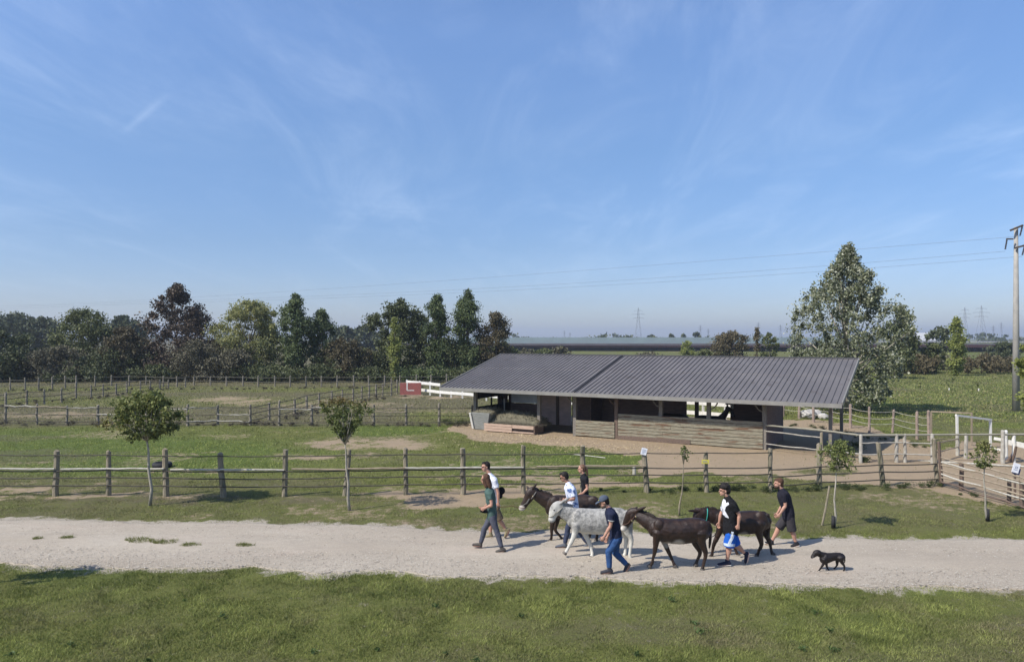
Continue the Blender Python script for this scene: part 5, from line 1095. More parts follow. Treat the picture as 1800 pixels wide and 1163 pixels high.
        if st_ == 'tail':
            loft(bm, [(hp(.10, 0, .035), .028*S, .030*S), (hp(.135, 0, .0), .032*S, .032*S), (hp(.140, 0, -.09), .034*S, .036*S), (hp(.135, 0, -.19), .022*S, .024*S), (hp(.13, 0, -.25), .008*S, .01*S)], 12)
    fused('hair', bm, hm, e, voxel=.008, smooth=2, disp=(.03 if st_ == 'curly' else .012, .03 if st_ == 'curly' else .05))
    if D.get('beard'):
        bm = bmesh.new(); ellipsoid(bm, hp(-.030, 0, -.075), .068*S, .058*S, .048*S, R); ellipsoid(bm, hp(-.075, 0, -.088), .026*S, .036*S, .034*S, R); fused('beard', bm, D['beard'], e, voxel=.008, smooth=1)
    if D.get('glasses'):
        mb = MB()
        for s in (-1, 1):
            c = hp(-.096, s*.032, .008); mb.add(*ringmesh(c, R, .024*S, .017*S, .004)); mb.bar(hp(-.094, s*.056, .010), hp(.0, s*.080, .008), .004, .005)
        mb.bar(hp(-.100, -.012, .010), hp(-.100, .012, .010), .005, .005); gl = mb.build('glasses', BLACKRUB, e)
        if D['glasses'] == 'dark':
            for s in (-1, 1): bm = bmesh.new(); ellipsoid(bm, hp(-.098, s*.032, .006), .007*S, .026*S, .019*S, R, 2); me = bpy.data.meshes.new('lens'); bm.to_mesh(me); bm.free(); me.materials.append(GLASS_D); finish('lens', me, gl, True)
    return dict(e=e, w=w, arms=arms, legs=legs, hp=hp, R=R, S=S, shirt=shirt, pants=pants, pel=pel, che=che, wai=wai, d=d)
def ringmesh(c, R, a, b, th):
    n = 12; vs = []; fs = []
    for i in range(n):
        q = 2*math.pi*i/n
        for k in (0, 1): r_ = 1+.22*k; vs.append(c+R @ Vector((-.002, a*r_*math.cos(q), b*r_*math.sin(q)))); 
    for i in range(n): j = (i+1) % n; fs.append((2*i, 2*i+1, 2*j+1, 2*j))
    return vs, fs
def B(x, y): return gp(x, y)
# --- woman in green
p2 = skin_body(dict(base=B(862, 967), label='woman in teal t-shirt and grey leggings with long brown hair, leading at left', head=(853, 842), neck=(858.5, 857), chest=(862, 871), waist=(864, 889), pelvis=(865.5, 906), s=.97, girth=.92, yaw=-12, pitch=8,
    arm_n=dict(sh=(862, 866), el=(864, 887), wr=(853, 892.5), off=(-.16, -.21, -.17, -.15), hd=(847, 894)), arm_f=dict(sh=(861, 867), el=(860, 884), wr=(850, 892), off=(.15, .19, .06, .02), hd=(846, 893)),
    leg_n=dict(kn=(873, 933), an=(881.5, 962), he=(889, 969), to=(871, 970.5), sole=971), leg_f=dict(kn=(851, 930), an=(845, 954), he=(846.5, 961.5), to=(830, 957.5), fo=.12),
    shirt=cloth('teal_cotton', (.075, .125, .110)), pants_m=cloth('grey_legging', (.085, .090, .115)), shoe=cloth('trail_shoe', (.10, .09, .08)), hair=HAIRBR, hairstyle='long', sleeve=.5, boot=.03, hem=-.02))
# --- tall man in white behind her
p1 = skin_body(dict(base=B(868, 946), label='tall man in white t-shirt and tan boots walking behind the woman in green', head=(853.5, 820), neck=(860.5, 834), chest=(866, 849), waist=(869, 872), pelvis=(870.5, 892), s=1.0, girth=.95, yaw=24, pitch=4,
    arm_n=dict(sh=(869, 842), el=(875.5, 865), wr=(876, 882)), arm_f=dict(sh=(864, 843), el=(868, 866), wr=(862, 881)),
    leg_n=dict(kn=(878, 914), an=(890, 931), he=(897, 930), to=(888, 945), fo=-.05), leg_f=dict(kn=(861, 919), an=(862.5, 938), he=(866, 944), to=(851.5, 944.5), fo=.1),
    shirt=cloth('white_cotton', (.68, .70, .76), (.60, .62, .68)), pants_m=cloth('khaki_cotton', (.17, .13, .085)), pants=.46, flare=.02, shoe=cloth('tan_boot', (.26, .22, .13)), hair=HAIRB, hairstyle='short', sleeve=.6, boot=.05, glasses='clear', skin=SKIN))
# --- boy in patterned shirt
PAT = bpy.data.materials.new('patterned_shirt'); PAT.use_nodes = True; t = PAT.node_tree; b = t.nodes['Principled BSDF']; b.inputs['Roughness'].default_value = .9
tcx = t.nodes.new('ShaderNodeTexCoord'); vo = t.nodes.new('ShaderNodeTexNoise'); vo.inputs['Scale'].default_value = 11; vo.inputs['Detail'].default_value = 2; t.links.new(tcx.outputs['Object'], vo.inputs['Vector'])
mr = t.nodes.new('ShaderNodeMapRange'); mr.inputs['From Min'].default_value = .54; mr.inputs['From Max'].default_value = .60; t.links.new(vo.outputs[0], mr.inputs['Value'])
t.links.new(ramp_mix(t, mr.outputs[0], (.62, .66, .76), (.09, .15, .32)), b.inputs['Base Color'])
p3 = skin_body(dict(base=B(1002, 962), label='young man in blue and white patterned t-shirt and sunglasses beside the white donkey', head=(991.5, 838), neck=(998.5, 850), chest=(1003.5, 864), waist=(1007, 882), pelvis=(1008, 900), s=.95, yaw=-8, pitch=20,
    arm_n=dict(sh=(1005.5, 858), el=(1009, 876), wr=(998, 879), off=(-.17, -.22, -.24, -.24), hd=(992, 878)), arm_f=dict(sh=(1003, 859), el=(1000, 874), wr=(990, 880), off=(.17, .2, .2, .2)),
    leg_n=dict(kn=(998, 928), an=(993, 954), he=(997, 961.5), to=(976, 961.5), fo=-.05), leg_f=dict(kn=(1016, 930), an=(1032, 953), he=(1038, 958), to=(1022, 966), fo=.05),
    shirt=PAT, pants_m=cloth('dark_blue_jean', (.050, .062, .105)), shoe=cloth('grey_shoe', (.12, .13, .15)), hair=HAIRB, hairstyle='short', sleeve=.75, glasses='dark', skin=SKIN2, loose=.01))
# --- girl in black
p4 = skin_body(dict(base=B(1026, 920), label='girl in black t-shirt with light brown ponytail, standing behind the front brown donkey', head=(1022.5, 824), neck=(1026, 834.5), chest=(1028, 845), waist=(1028, 860), pelvis=(1028, 874), s=.95, girth=.82, yaw=0, pitch=6,
    arm_n=dict(sh=(1029, 842), el=(1032.5, 858), wr=(1025, 866), off=(-.14, -.17, -.17, -.17), hd=(1020, 868)), arm_f=dict(sh=(1027, 842), el=(1029, 858), wr=(1022, 867), off=(.14, .17, .16, .16)),
    leg_n=dict(kn=(1024, 895), an=(1019, 914), he=(1022, 919), to=(1009, 919), fo=-.05), leg_f=dict(kn=(1031, 895), an=(1037, 913), he=(1040, 917), to=(1029, 920), fo=.05),
    shirt=cloth('black_cotton', (.020, .020, .024)), pants_m=cloth('dark_blue_jean', (.050, .062, .105)), shoe=cloth('grey_shoe', (.12, .13, .15)), hair=HAIRLT, hairstyle='tail', sleeve=.45))
# --- man in navy with cap
p5 = skin_body(dict(base=B(1078, 1007), label='man in navy t-shirt, blue jeans and grey baseball cap, nearest the camera', head=(1061.5, 882), neck=(1070, 894), chest=(1076, 909), waist=(1081, 929), pelvis=(1083, 946), s=1.0, girth=1.0, yaw=-4, pitch=24,
    arm_n=dict(sh=(1075.5, 903), el=(1073, 924), wr=(1062.5, 942)), arm_f=dict(sh=(1074, 904), el=(1076, 925), wr=(1068, 943)),
    leg_n=dict(kn=(1069.5, 970), an=(1071, 998), he=(1077, 1006.5), to=(1055.5, 1007), fo=-.08), leg_f=dict(kn=(1082, 972), an=(1101.5, 992), he=(1108.5, 992), to=(1098, 1005.5), fo=.10),
    shirt=cloth('navy_cotton', (.022, .027, .055)), pants_m=cloth('blue_jean', (.040, .095, .225), (.028, .06, .15), sc=5), shoe=cloth('work_shoe', (.055, .055, .065)), hair=HAIRB, hairstyle='cap', sleeve=.55, cuff=cloth('pale_trim', (.45, .45, .42)), beard=mat('beard_grey', (.10, .07, .055), .8)))
CAPM = cloth('cap_cotton', (.085, .105, .14))
hp5, R5 = p5['hp'], p5['R']
cp = empty('cap', hp5(0, 0, .1), 'grey blue baseball cap with yellow badge on the man in navy', 'cap')
bm = bmesh.new(); ellipsoid(bm, hp5(.018, 0, .052), .112, .092, .095, R5); bmesh.ops.bisect_plane(bm, geom=bm.verts[:]+bm.edges[:]+bm.faces[:], plane_co=hp5(0, 0, .040), plane_no=R5 @ Vector((0, 0, -1)), clear_outer=True)
bmesh.ops.holes_fill(bm, edges=[e_ for e_ in bm.edges if e_.is_boundary]); fused('crown', bm, CAPM, cp, voxel=.006, smooth=1)
bm = bmesh.new(); loft(bm, [(hp5(-.06, 0, .055), .008, .074), (hp5(-.12, 0, .050), .007, .070), (hp5(-.175, 0, .036), .006, .050)], 16); fused('brim', bm, CAPM, cp, voxel=.005, smooth=1)
bm = bmesh.new(); ellipsoid(bm, hp5(-.082, -.035, .085), .012, .020, .014, R5, 2); fused('badge', bm, mat('badge_yellow', (.45, .42, .08), .6), cp, voxel=.005, smooth=1)
# --- heavy young man in printed black t-shirt and blue shorts
p6 = skin_body(dict(base=B(1283, 994), label='young man in black t-shirt with white print and bright blue shorts, beside the last donkey', head=(1273, 862), neck=(1279, 875), chest=(1283, 892), waist=(1284.5, 914), pelvis=(1284.5, 931), s=1.03, girth=1.16, yaw=4, pitch=0,
    arm_n=dict(sh=(1288, 886), el=(1299.5, 905), wr=(1298, 921)), arm_f=dict(sh=(1276, 886), el=(1267, 904), wr=(1264.5, 917)),
    leg_n=dict(kn=(1280.5, 960), an=(1278.5, 985), he=(1284.5, 993), to=(1261, 993.5), fo=-.06), leg_f=dict(kn=(1293, 957), an=(1310, 972), he=(1317.5, 971), to=(1312, 990), fo=.1),
    shirt=cloth('black_jersey', (.016, .016, .018)), pants_m=cloth('blue_shorts', (.020, .115, .50), (.016, .09, .40)), pants=.49, flare=.012, shoe=cloth('navy_sneaker', (.025, .028, .05)), sole=WHITEPAINT, hair=HAIRB, hairstyle='curly', sleeve=.6, glasses='clear', loose=.012))
# white print on the shirt front and stripes on the shorts: thin patches lying on the cloth
def patch(fig, target, pts, m, name, off=.006, th=.003):
    """pts: photo points of a closed outline on the near side of a garment; a grid inside the outline is shot onto it and kept just above the cloth"""
    me = target.data; from mathutils.bvhtree import BVHTree
    loc = Vector(fig['e'].location); bv = BVHTree.FromPolygons([v.co for v in me.vertices], [tuple(p.vertices) for p in me.polygons])
    xs = [p[0] for p in pts]; ys = [p[1] for p in pts]; st_ = .45; gx_ = np.arange(min(xs), max(xs)+st_, st_); gy_ = np.arange(min(ys), max(ys)+st_, st_); o = Vector((0, 0, H))
    idx = {}; vs = []
    for j, y in enumerate(gy_):
        for i, x in enumerate(gx_):
            d_ = (wp(x, y, 10)-o).normalized(); hit = bv.ray_cast(o-loc, d_)
            if hit[0] is not None: idx[(i, j)] = len(vs); vs.append(hit[0]+loc-d_*off)
    fs = []
    for j in range(len(gy_)-1):
        for i in range(len(gx_)-1):
            k4 = [(i, j), (i+1, j), (i+1, j+1), (i, j+1)]
            if all(q in idx for q in k4) and poly(np.array([gx_[i]+st_/2]), np.array([gy_[j]+st_/2]), pts)[0]:
                f4 = [idx[q] for q in k4]
                if max((vs[f4[a]]-vs[f4[(a+1) % 4]]).length for a in range(4)) < .05: fs.append(f4[::-1])
    o = MB().add(vs, fs).build(name, m, target, smooth=True); return o
WPR = mat('white_print', (.72, .73, .76), .8); SPR = mat('silver_stripe', (.50, .60, .72), .7)
patch(p6, p6['shirt'], [(1266, 878), (1270, 875), (1275, 878), (1276.5, 884), (1280, 882), (1281.5, 886), (1276, 890), (1274, 897), (1281, 908.5), (1281, 910.5), (1276, 908.5), (1270, 903), (1267, 895), (1266, 886)], WPR, 'shirt_print')
patch(p6, p6['pants'], [(1287, 927), (1293, 927), (1290, 944), (1284, 957), (1278, 957), (1284, 944)], SPR, 'side_stripe')
patch(p6, p6['pants'], [(1271, 953), (1279, 955), (1293, 956), (1292, 960), (1279, 960), (1271, 957)], SPR, 'hem_stripe')
patch(p6, p6['pants'], [(1289.2, 928), (1290.6, 928), (1287.5, 944), (1282, 956), (1280.5, 956), (1286, 944)], WPR, 'side_stripe', off=.010)
# --- bearded man in black at the back right
p7 = skin_body(dict(base=B(1382, 960), label='bearded man in plain black t-shirt and dark shorts striding at the back right', head=(1368.5, 849), neck=(1374, 861), chest=(1378.5, 874), waist=(1384, 892), pelvis=(1386, 907), s=1.0, girth=1.05, yaw=0, pitch=0,
    arm_n=dict(sh=(1378, 868.5), el=(1380.5, 888), wr=(1371.5, 902)), arm_f=dict(sh=(1375, 869), el=(1375, 888), wr=(1367, 901)),
    leg_n=dict(kn=(1392, 933), an=(1399, 953), he=(1405, 958.5), to=(1390, 961.5), fo=-.08), leg_f=dict(kn=(1368, 928), an=(1357, 950.5), he=(1358, 959), to=(1344, 954), fo=.1),
    shirt=cloth('washed_black', (.022, .022, .032)), pants_m=cloth('charcoal_shorts', (.050, .046, .050)), pants=.48, flare=.008, shoe=cloth('black_shoe', (.03, .03, .035)), sole=WHITEPAINT, hair=HAIRBR, hairstyle='slick', sleeve=.62, beard=mat('beard_brown', (.09, .05, .035), .8), loose=.008))
# carried bags
c = p1['w']((881.5, 862), .02); bm = bmesh.new(); ellipsoid(bm, c, .09, .085, .10); ellipsoid(bm, c+Vector((-.02, 0, -.13)), .05, .05, .07); bg_ = fused('bag', bm, cloth('black_bag', (.012, .012, .014)), None, voxel=.01, smooth=3); tag(recenter(bg_, c), 'round black bag slung behind the tall man in white', 'bag')
c = p2['w']((852, 897), -.03); bm = bmesh.new(); loft(bm, [(c+Vector((-.07, 0, .01)), .05, .06), (c, .06, .08), (c+Vector((.09, 0, -.01)), .045, .07)], 12); bg_ = fused('bag', bm, MATS['black_bag'], None, voxel=.01, smooth=3); tag(recenter(bg_, c), 'small black bundle held at the waist of the woman in green', 'bag')
# ---------------------------------------------------------------- animals
def coat(name, main, dark, pale, sc=5, mott=None, rough=.44):
    m = bpy.data.materials.new(name); m.use_nodes = True; t = m.node_tree; b = t.nodes['Principled BSDF']; tcx = t.nodes.new('ShaderNodeTexCoord'); co = tcx.outputs['Object']
    f, h_ = nz(t, co, sc, 8, .68, .38, .64, stretch=(1, 1, 1.6)); c = ramp_mix(t, f, main, dark)
    if mott:
        f2_, _ = nz(t, co, 13, 6, .75, .40, .58); f3_, _ = nz(t, co, 2.6, 3, .5, .34, .54)
        c = ramp_mix(t, M(t, 'MULTIPLY', f2_, M(t, 'ADD', M(t, 'MULTIPLY', f3_, .7), .15)), c, mott)
    a = t.nodes.new('ShaderNodeAttribute'); a.attribute_name = 'pale'; c = ramp_mix(t, a.outputs['Fac'], c, pale)
    t.links.new(c, b.inputs['Base Color']); b.inputs['Roughness'].default_value = rough; b.inputs['Specular IOR Level'].default_value = .38
    _, hb = nz(t, co, 60, 4, .7, stretch=(1, 1, 2.5)); bp = t.nodes.new('ShaderNodeBump'); bp.inputs['Strength'].default_value = .5; bp.inputs['Distance'].default_value = .012; t.links.new(hb, bp.inputs['Height']); t.links.new(bp.outputs[0], b.inputs['Normal'])
    return m
HOOF = mat('hoof', (.05, .045, .04), .6, (.09, .08, .07))
def quad(D):
    base = D['base']; d = base.y; sc_ = d/F; e = empty(D['name'], base, D['label'], D['name'])
    def w(x, y, off=0): return wp(x, y, d+off)
    bend = D.get('bend', (0, 1, 0))       # the neck swings away from the camera towards the muzzle
    def wh(x, y, off=0): return w(x, y, off+bend[2]*min(1, max(0, (bend[0]-x)/(bend[0]-bend[1])))**1.3 if bend[2] else off)
    bm = bmesh.new()
    loft(bm, [(w(x, (a+b_)/2), (b_-a)/2*sc_, lat) for x, a, b_, lat in D['trunk']], 22)
    loft(bm, [(wh(x, y), r*sc_, lat) for x, y, r, lat in D['neck']], 18)
    hk = 1.1 if D['name'] == 'donkey' else 1; hs = [(wh(x, y), r*sc_*hk, lat) for x, y, r, lat in D['head']]; loft(bm, hs, 16, cap=.7)
    for (x, y, r, lat) in D.get('extra', []): ellipsoid(bm, w(x, y), r*sc_, lat, r*sc_)
    for ear in D['ears']:
        (x0, y0), (x1, y1), s = ear[:3]; r = (ear[3] if len(ear) > 3 else .034)*(1.18 if D['name'] == 'donkey' else 1); p0, p1 = wh(x0, y0, s*.05), wh(x1, y1, s*ear[4] if len(ear) > 4 else s*.09)
        loft(bm, [(p0, r*.6, r*.7), (p0.lerp(p1, .35), r*1.0, r*.75), (p0.lerp(p1, .75), r*.75, r*.5), (p1, r*.22, r*.2)], 10)
    if D['name'] == 'donkey':
        for li, (dx_, dy_, rr) in ((0, (2, -11, 13)), (1, (2, -11, 12)), (2, (3, -6, 15.5)), (3, (3, -6, 15.5))):
            L0 = D['legs'][li]; x, y, r = L0['p'][0]; ellipsoid(bm, w(x+dx_, y+dy_, L0['s']*.105), rr*sc_*.8, .088, rr*sc_*1.05)
        x, y, r, lat = D['head'][1]; 
        for s in (-1, 1): ellipsoid(bm, wh(x+2.5, y+3.5, s*.045), 6*sc_, .042, 7*sc_)
        x, y, r, lat = D['head'][-1]; ellipsoid(bm, wh(x-1, y+.5), 6*sc_, .054, 5.6*sc_)
    feet = []
    for leg in D['legs']:
        s = leg['s']; P = leg['p']; off0 = s*leg.get('w', .13); yl = P[-1][1]; fo = leg.get('fo'); fo = (H*F/(yl-YH)-d) if fo is None else fo; fo = max(off0-.22, min(off0+.22, fo)); m = len(P); st = []
        for i, (x, y, r) in enumerate(P):
            t_ = (i/(m-1)); o_ = off0*(1-t_)+fo*t_; kk = 1 if i == 0 else .88; st.append((w(x, y, o_), r*sc_*kk, r*sc_*kk*(.86 if i > 0 else .8)))
        loft(bm, st, 12); feet.append((st[-2][0], st[-1][0], P[-1][2]*sc_))
    if D.get('tail'): loft(bm, [(w(x, y, 0), r*sc_, r*sc_) for x, y, r in D['tail']], 10)
    o = fused('body', bm, D['mat'], e, voxel=D.get('voxel', .010), smooth=D.get('sm', 7), disp=(.011, .09) if D['name'] == 'donkey' else (.008, .04))
    # pale areas of the coat
    co = np.empty(len(o.data.vertices)*3); o.data.vertices.foreach_get('co', co); co = co.reshape(-1, 3); pv = np.zeros(len(co))
    for (x, y, r, a_) in D['pale']:
        c = wh(x, y)-base; dist = np.sqrt((co[:, 0]-c.x)**2+(co[:, 2]-c.z)**2)/(r*sc_); pv = np.maximum(pv, a_*(1-sstep(.6, 1.15, dist+(fbm(co[:, 0]*9, co[:, 2]*9, 1, 3)-.5)*.35)))
    if D.get('paledown'):
        z0, z1 = D['paledown']; pv = np.maximum(pv, D.get('pda', .8)*sstep(z1, z0, co[:, 2]+(fbm(co[:, 0]*6, co[:, 2]*6, 1, 8)-.5)*.12))
    at_ = o.data.attributes.new('pale', 'FLOAT', 'POINT'); at_.data.foreach_set('value', pv.astype(np.float32))
    for (p0, p1, r) in feet:
        if D['name'] == 'dog': break
        dirn = (p1-p0).normalized(); bm = bmesh.new(); loft(bm, [(p1-dirn*.035, r*1.02, r*1.0), (p1+dirn*.012, r*1.28, r*1.15)], 14, 1, cap=.12); fused('hoof', bm, D.get('hoof', HOOF), e, voxel=.008, smooth=1)
    if D.get('mane'):
        bm = bmesh.new(); L = D['mane']
        for i in range(len(L)-1):
            (x0, y0, h0), (x1, y1, h1) = L[i], L[i+1]
            for k in range(5):
                t_ = k/5; x, y, hh = x0+(x1-x0)*t_, y0+(y1-y0)*t_, h0+(h1-h0)*t_; tp_ = wh(x+random.uniform(-1, 1.5), y-hh*random.uniform(.7, 1.15)); bt_ = wh(x, y+1.5); loft(bm, [(bt_, .028, .022), (bt_.lerp(tp_, .6), .024, .017), (tp_, .008, .007)], 8, 2)
        fused('mane', bm, D['mane_m'], e, voxel=.010, smooth=1)
    for s in (-1, 1):
        x, y, off = D['eye']; bm = bmesh.new(); ellipsoid(bm, wh(x, y, s*off), .016 if D['name'] != 'dog' else .010, .012, .016 if D['name'] != 'dog' else .010, None, 2); me = bpy.data.meshes.new('eye'); bm.to_mesh(me); bm.free(); me.materials.append(EYE); finish('eye', me, e, True)
        if D.get('nostril'): x, y, off = D['nostril']; bm = bmesh.new(); ellipsoid(bm, wh(x, y, s*off), .012, .008, .014, None, 2); me = bpy.data.meshes.new('nostril'); bm.to_mesh(me); bm.free(); me.materials.append(EYE); finish('nostril', me, e, True)
    if D.get('halter'):
        hm = D['halter'][0]; h = empty('halter', wh(*D['halter'][1][0][:2]), D['halter'][2], 'halter')
        for (x, y, ra, lat, ang) in D['halter'][1]:
            c = wh(x, y); n = 20; pts = []
            for i in range(n+1):
                q = 2*math.pi*i/n; pts.append(c+Vector((math.cos(ang)*ra*sc_*math.cos(q), lat*math.sin(q), math.sin(ang)*ra*sc_*math.cos(q))))
            MB().tube(pts, .011, 6).build('band', hm, h, smooth=True)
        for (a_, b2, lat) in D['halter'][3]:
            for s in (-1, 1): MB().bar(wh(a_[0], a_[1], s*lat), wh(b2[0], b2[1], s*lat*.8), .012, .026).build('cheek_strap', hm, h)
        for (x, y) in D['halter'][4]:
            bm = bmesh.new(); ellipsoid(bm, wh(x, y, -D['halter'][5]), .018, .006, .018, None, 2); me = bpy.data.meshes.new('buckle'); bm.to_mesh(me); bm.free(); me.materials.append(mat('brass', (.5, .42, .25), .35, metal=.8)); finish('buckle', me, h, True)
    return dict(e=e, w=w)
BRN = coat('dark_brown_coat', (.036, .019, .012), (.011, .0065, .005), (.64, .60, .54))
BRN2 = coat('brown_coat', (.038, .022, .014), (.014, .0085, .006), (.60, .55, .48))
GRY = coat('dapple_grey_coat', (.42, .41, .375), (.34, .33, .30), (.58, .565, .50), mott=(.13, .13, .125), rough=.75)
MANE = mat('dark_mane', (.018, .013, .010), .6, (.03, .022, .016), sc=30, bump=.6)
MANEG = mat('grey_mane', (.16, .15, .145), .8, (.28, .27, .25), sc=20, bump=.5)
HLT_B = mat('brown_strap', (.085, .045, .03), .6); HLT_G = mat('grey_strap', (.20, .19, .17), .7); HLT_W = mat('pale_strap', (.34, .32, .26), .7); TURQ = mat('turquoise_strap', (.05, .36, .30), .6)
# white dappled donkey
quad(dict(name='donkey', base=B(1050, 978), label='white dappled grey donkey in the middle of the group', mat=GRY, hoof=mat('pale_hoof', (.16, .14, .12), .6),
    trunk=[(1107, 899, 920, .08), (1101, 894, 930, .17), (1088, 891.5, 936, .22), (1070, 892, 938, .235), (1050, 893.5, 938.5, .24), (1030, 893, 937, .22), (1014, 892, 933, .19), (1005, 896, 926, .13)],
    neck=[(1016, 910, 17, .13), (1004, 905, 14.5, .10), (993, 899.5, 12, .085), (984, 894, 9.5, .075)],
    head=[(986, 889, 9.0, .075), (979, 892, 10, .085), (974.5, 899, 8.8, .075), (971.5, 907, 6.4, .055), (970.5, 912.5, 5.6, .052)],
    ears=[((984, 885), (1003, 873), -1, .032), ((986, 889), (1010, 887), 1, .034, .16)],
    legs=[dict(s=-1, p=[(1013, 922, 9), (1011, 935, 6.2), (1005.5, 950, 4.4), (1000, 960, 3.2), (996, 967.5, 3.4), (992.5, 972, 3.6)], w=.12, fo=-.1),
          dict(s=1, p=[(1020, 922, 9), (1028, 937, 6), (1036.5, 955, 4.3), (1040, 967, 3.0), (1041, 974, 3.2), (1038, 980, 3.9)], w=.1, fo=-.02),
          dict(s=-1, p=[(1098, 918, 12), (1103, 934, 8), (1110, 948, 4.6), (1108, 965, 3.2), (1107, 975, 3.3), (1109, 984, 3.8)], w=.12, fo=-.12),
          dict(s=1, p=[(1095, 918, 12), (1096, 934, 8), (1101, 947, 4.8), (1099, 963, 3.4), (1099, 972, 3.6), (1095, 979, 4.2)], w=.12, fo=.03)],
    tail=[(1105, 898, 3), (1110, 908, 2.6), (1110, 925, 2.4), (1109, 945, 3)], pale=[(971, 905, 11, .8), (978, 892, 7, .4), (1040, 940, 12, .5), (1070, 941, 12, .5)], paledown=(.55, .75), pda=.9,
    mane=[(987, 884, 4), (997, 887, 4), (1008, 891, 3)], mane_m=MANEG, eye=(974, 896, .078), nostril=(967.5, 911, .035),
    halter=(HLT_W, [(972.5, 904.5, 8.2, .068, .45), (983, 895, 10.5, .088, .75)], 'pale halter with teal strap on the white dappled donkey', [((974, 905), (984, 892), .074)], [], .07)))
# front brown donkey, behind
quad(dict(name='donkey', base=B(1005, 949), label='brown donkey with pale muzzle at the front of the group, partly behind the white one', mat=BRN2,
    trunk=[(1050, 876, 892, .09), (1044, 871, 901, .17), (1032, 868.5, 908, .20), (1015, 869, 911, .22), (995, 870, 912, .22), (978, 869, 910, .19), (967, 871, 905, .14)],
    neck=[(976, 886, 15, .12), (963, 881, 13, .095), (951, 874.5, 10.5, .08), (941, 868, 8.5, .07)],
    head=[(940, 862, 7.5, .07), (934, 866, 9.2, .08), (929.5, 874, 7.8, .07), (923, 884, 6, .055), (918.5, 891.5, 5.2, .05)],
    ears=[((936, 859), (944, 849), -1, .030), ((930, 859), (925, 853), 1, .028)],
    legs=[dict(s=-1, p=[(973, 896, 9), (972, 912, 6), (970, 928, 4), (969.5, 940, 2.7), (969, 946, 3), (966.5, 950.5, 3.3)], w=.1, fo=-.02),
          dict(s=1, p=[(978, 896, 9), (980, 912, 5.5), (976, 930, 3.8), (984, 941, 2.7), (988, 946, 2.8), (990, 949, 3.2)], w=.1, fo=.05),
          dict(s=-1, p=[(1040, 893, 12), (1044, 910, 8), (1052, 924, 4.4), (1050, 938, 3), (1049, 944, 3), (1048, 950, 3.4)], w=.12, fo=-.06),
          dict(s=1, p=[(1036, 893, 11), (1036, 909, 7), (1042, 924, 4.2), (1038, 937, 3), (1036, 943, 3), (1033, 948, 3.4)], w=.12, fo=.1)],
    tail=[(1049, 877, 3), (1053, 886, 2.5), (1054, 903, 2.4), (1053, 920, 3)], pale=[(917, 893, 6.5, .95)], mane=[(938, 858, 3.5), (950, 864, 5), (962, 868, 5), (972, 870, 3)], mane_m=MANE, eye=(929, 870, .072), nostril=(915.5, 893, .034),
    halter=(HLT_G, [(923.5, 884, 7.6, .065, .60), (938, 869, 10, .085, .95)], 'grey halter on the front brown donkey', [((925, 885), (936, 866), .070)], [(937, 872)], .085)))
# large brown donkey in front
quad(dict(name='donkey', base=B(1190, 999), label='dark brown donkey with white nose walking in full side view, nearest of the donkeys', mat=BRN, bend=(1160, 1097, .34),
    trunk=[(1247, 921, 938, .08), (1242, 914, 946, .16), (1232, 910, 951, .21), (1215, 909.5, 953, .235), (1195, 911, 955.5, .245), (1175, 911, 954, .23), (1160, 909.5, 950, .20), (1149, 914, 943, .14)],
    neck=[(1160, 927, 17, .13), (1146, 920.5, 14.5, .10), (1132, 912.5, 11.5, .085), (1120, 905.5, 9, .075)],
    head=[(1118, 899.5, 7.8, .072), (1111, 902.5, 9.6, .085), (1106, 911, 8.4, .075), (1100.5, 921, 6.2, .058), (1097.5, 928, 5.4, .052)],
    ears=[((1120, 897), (1136.5, 889.5), -1, .033), ((1113, 896), (1121, 890.5), 1, .030)],
    legs=[dict(s=-1, p=[(1157, 936, 10), (1153.5, 951, 6.6), (1151, 969, 4.5), (1148, 981, 2.8), (1146.5, 988.5, 3.4), (1141.5, 995, 3.7)], w=.12, fo=-.02),
          dict(s=1, p=[(1161, 936, 10), (1168, 953, 6), (1176.5, 972, 4.2), (1182, 984, 2.8), (1184.5, 990, 3.2), (1187, 996, 3.8)], w=.12, fo=.04),
          dict(s=1, p=[(1226, 936, 14), (1221, 950, 8.5), (1230.5, 970, 4.4), (1226, 983, 3.0), (1224, 988, 3.3), (1223, 993, 3.8)], w=.12, fo=.12),
          dict(s=-1, p=[(1232, 936, 14), (1233, 952, 9), (1240.5, 972, 4.8), (1237, 989, 3.1), (1235.5, 996, 3.5), (1234.5, 1002, 4.0)], w=.12, fo=-.12)],
    tail=[(1245, 918, 3.6), (1248.5, 927, 3.0), (1249, 940, 2.4), (1248, 952, 2.8), (1247, 962, 1.8)], pale=[(1096, 929, 8.0, 1.0), (1190, 957, 14, .55), (1172, 956, 9, .4)], mane=[(1117, 896, 4), (1128, 900, 5.5), (1141, 905, 6), (1153, 909, 3)], mane_m=MANE, eye=(1104.5, 907, .078), nostril=(1094, 929, .035),
    halter=(HLT_B, [(1102.5, 918, 8, .070, .50), (1114.5, 905.5, 10, .09, .95)], 'reddish brown halter with brass buckles on the nearest donkey', [((1104, 919), (1116, 903), .076)], [(1111, 915), (1118, 908)], .086)))
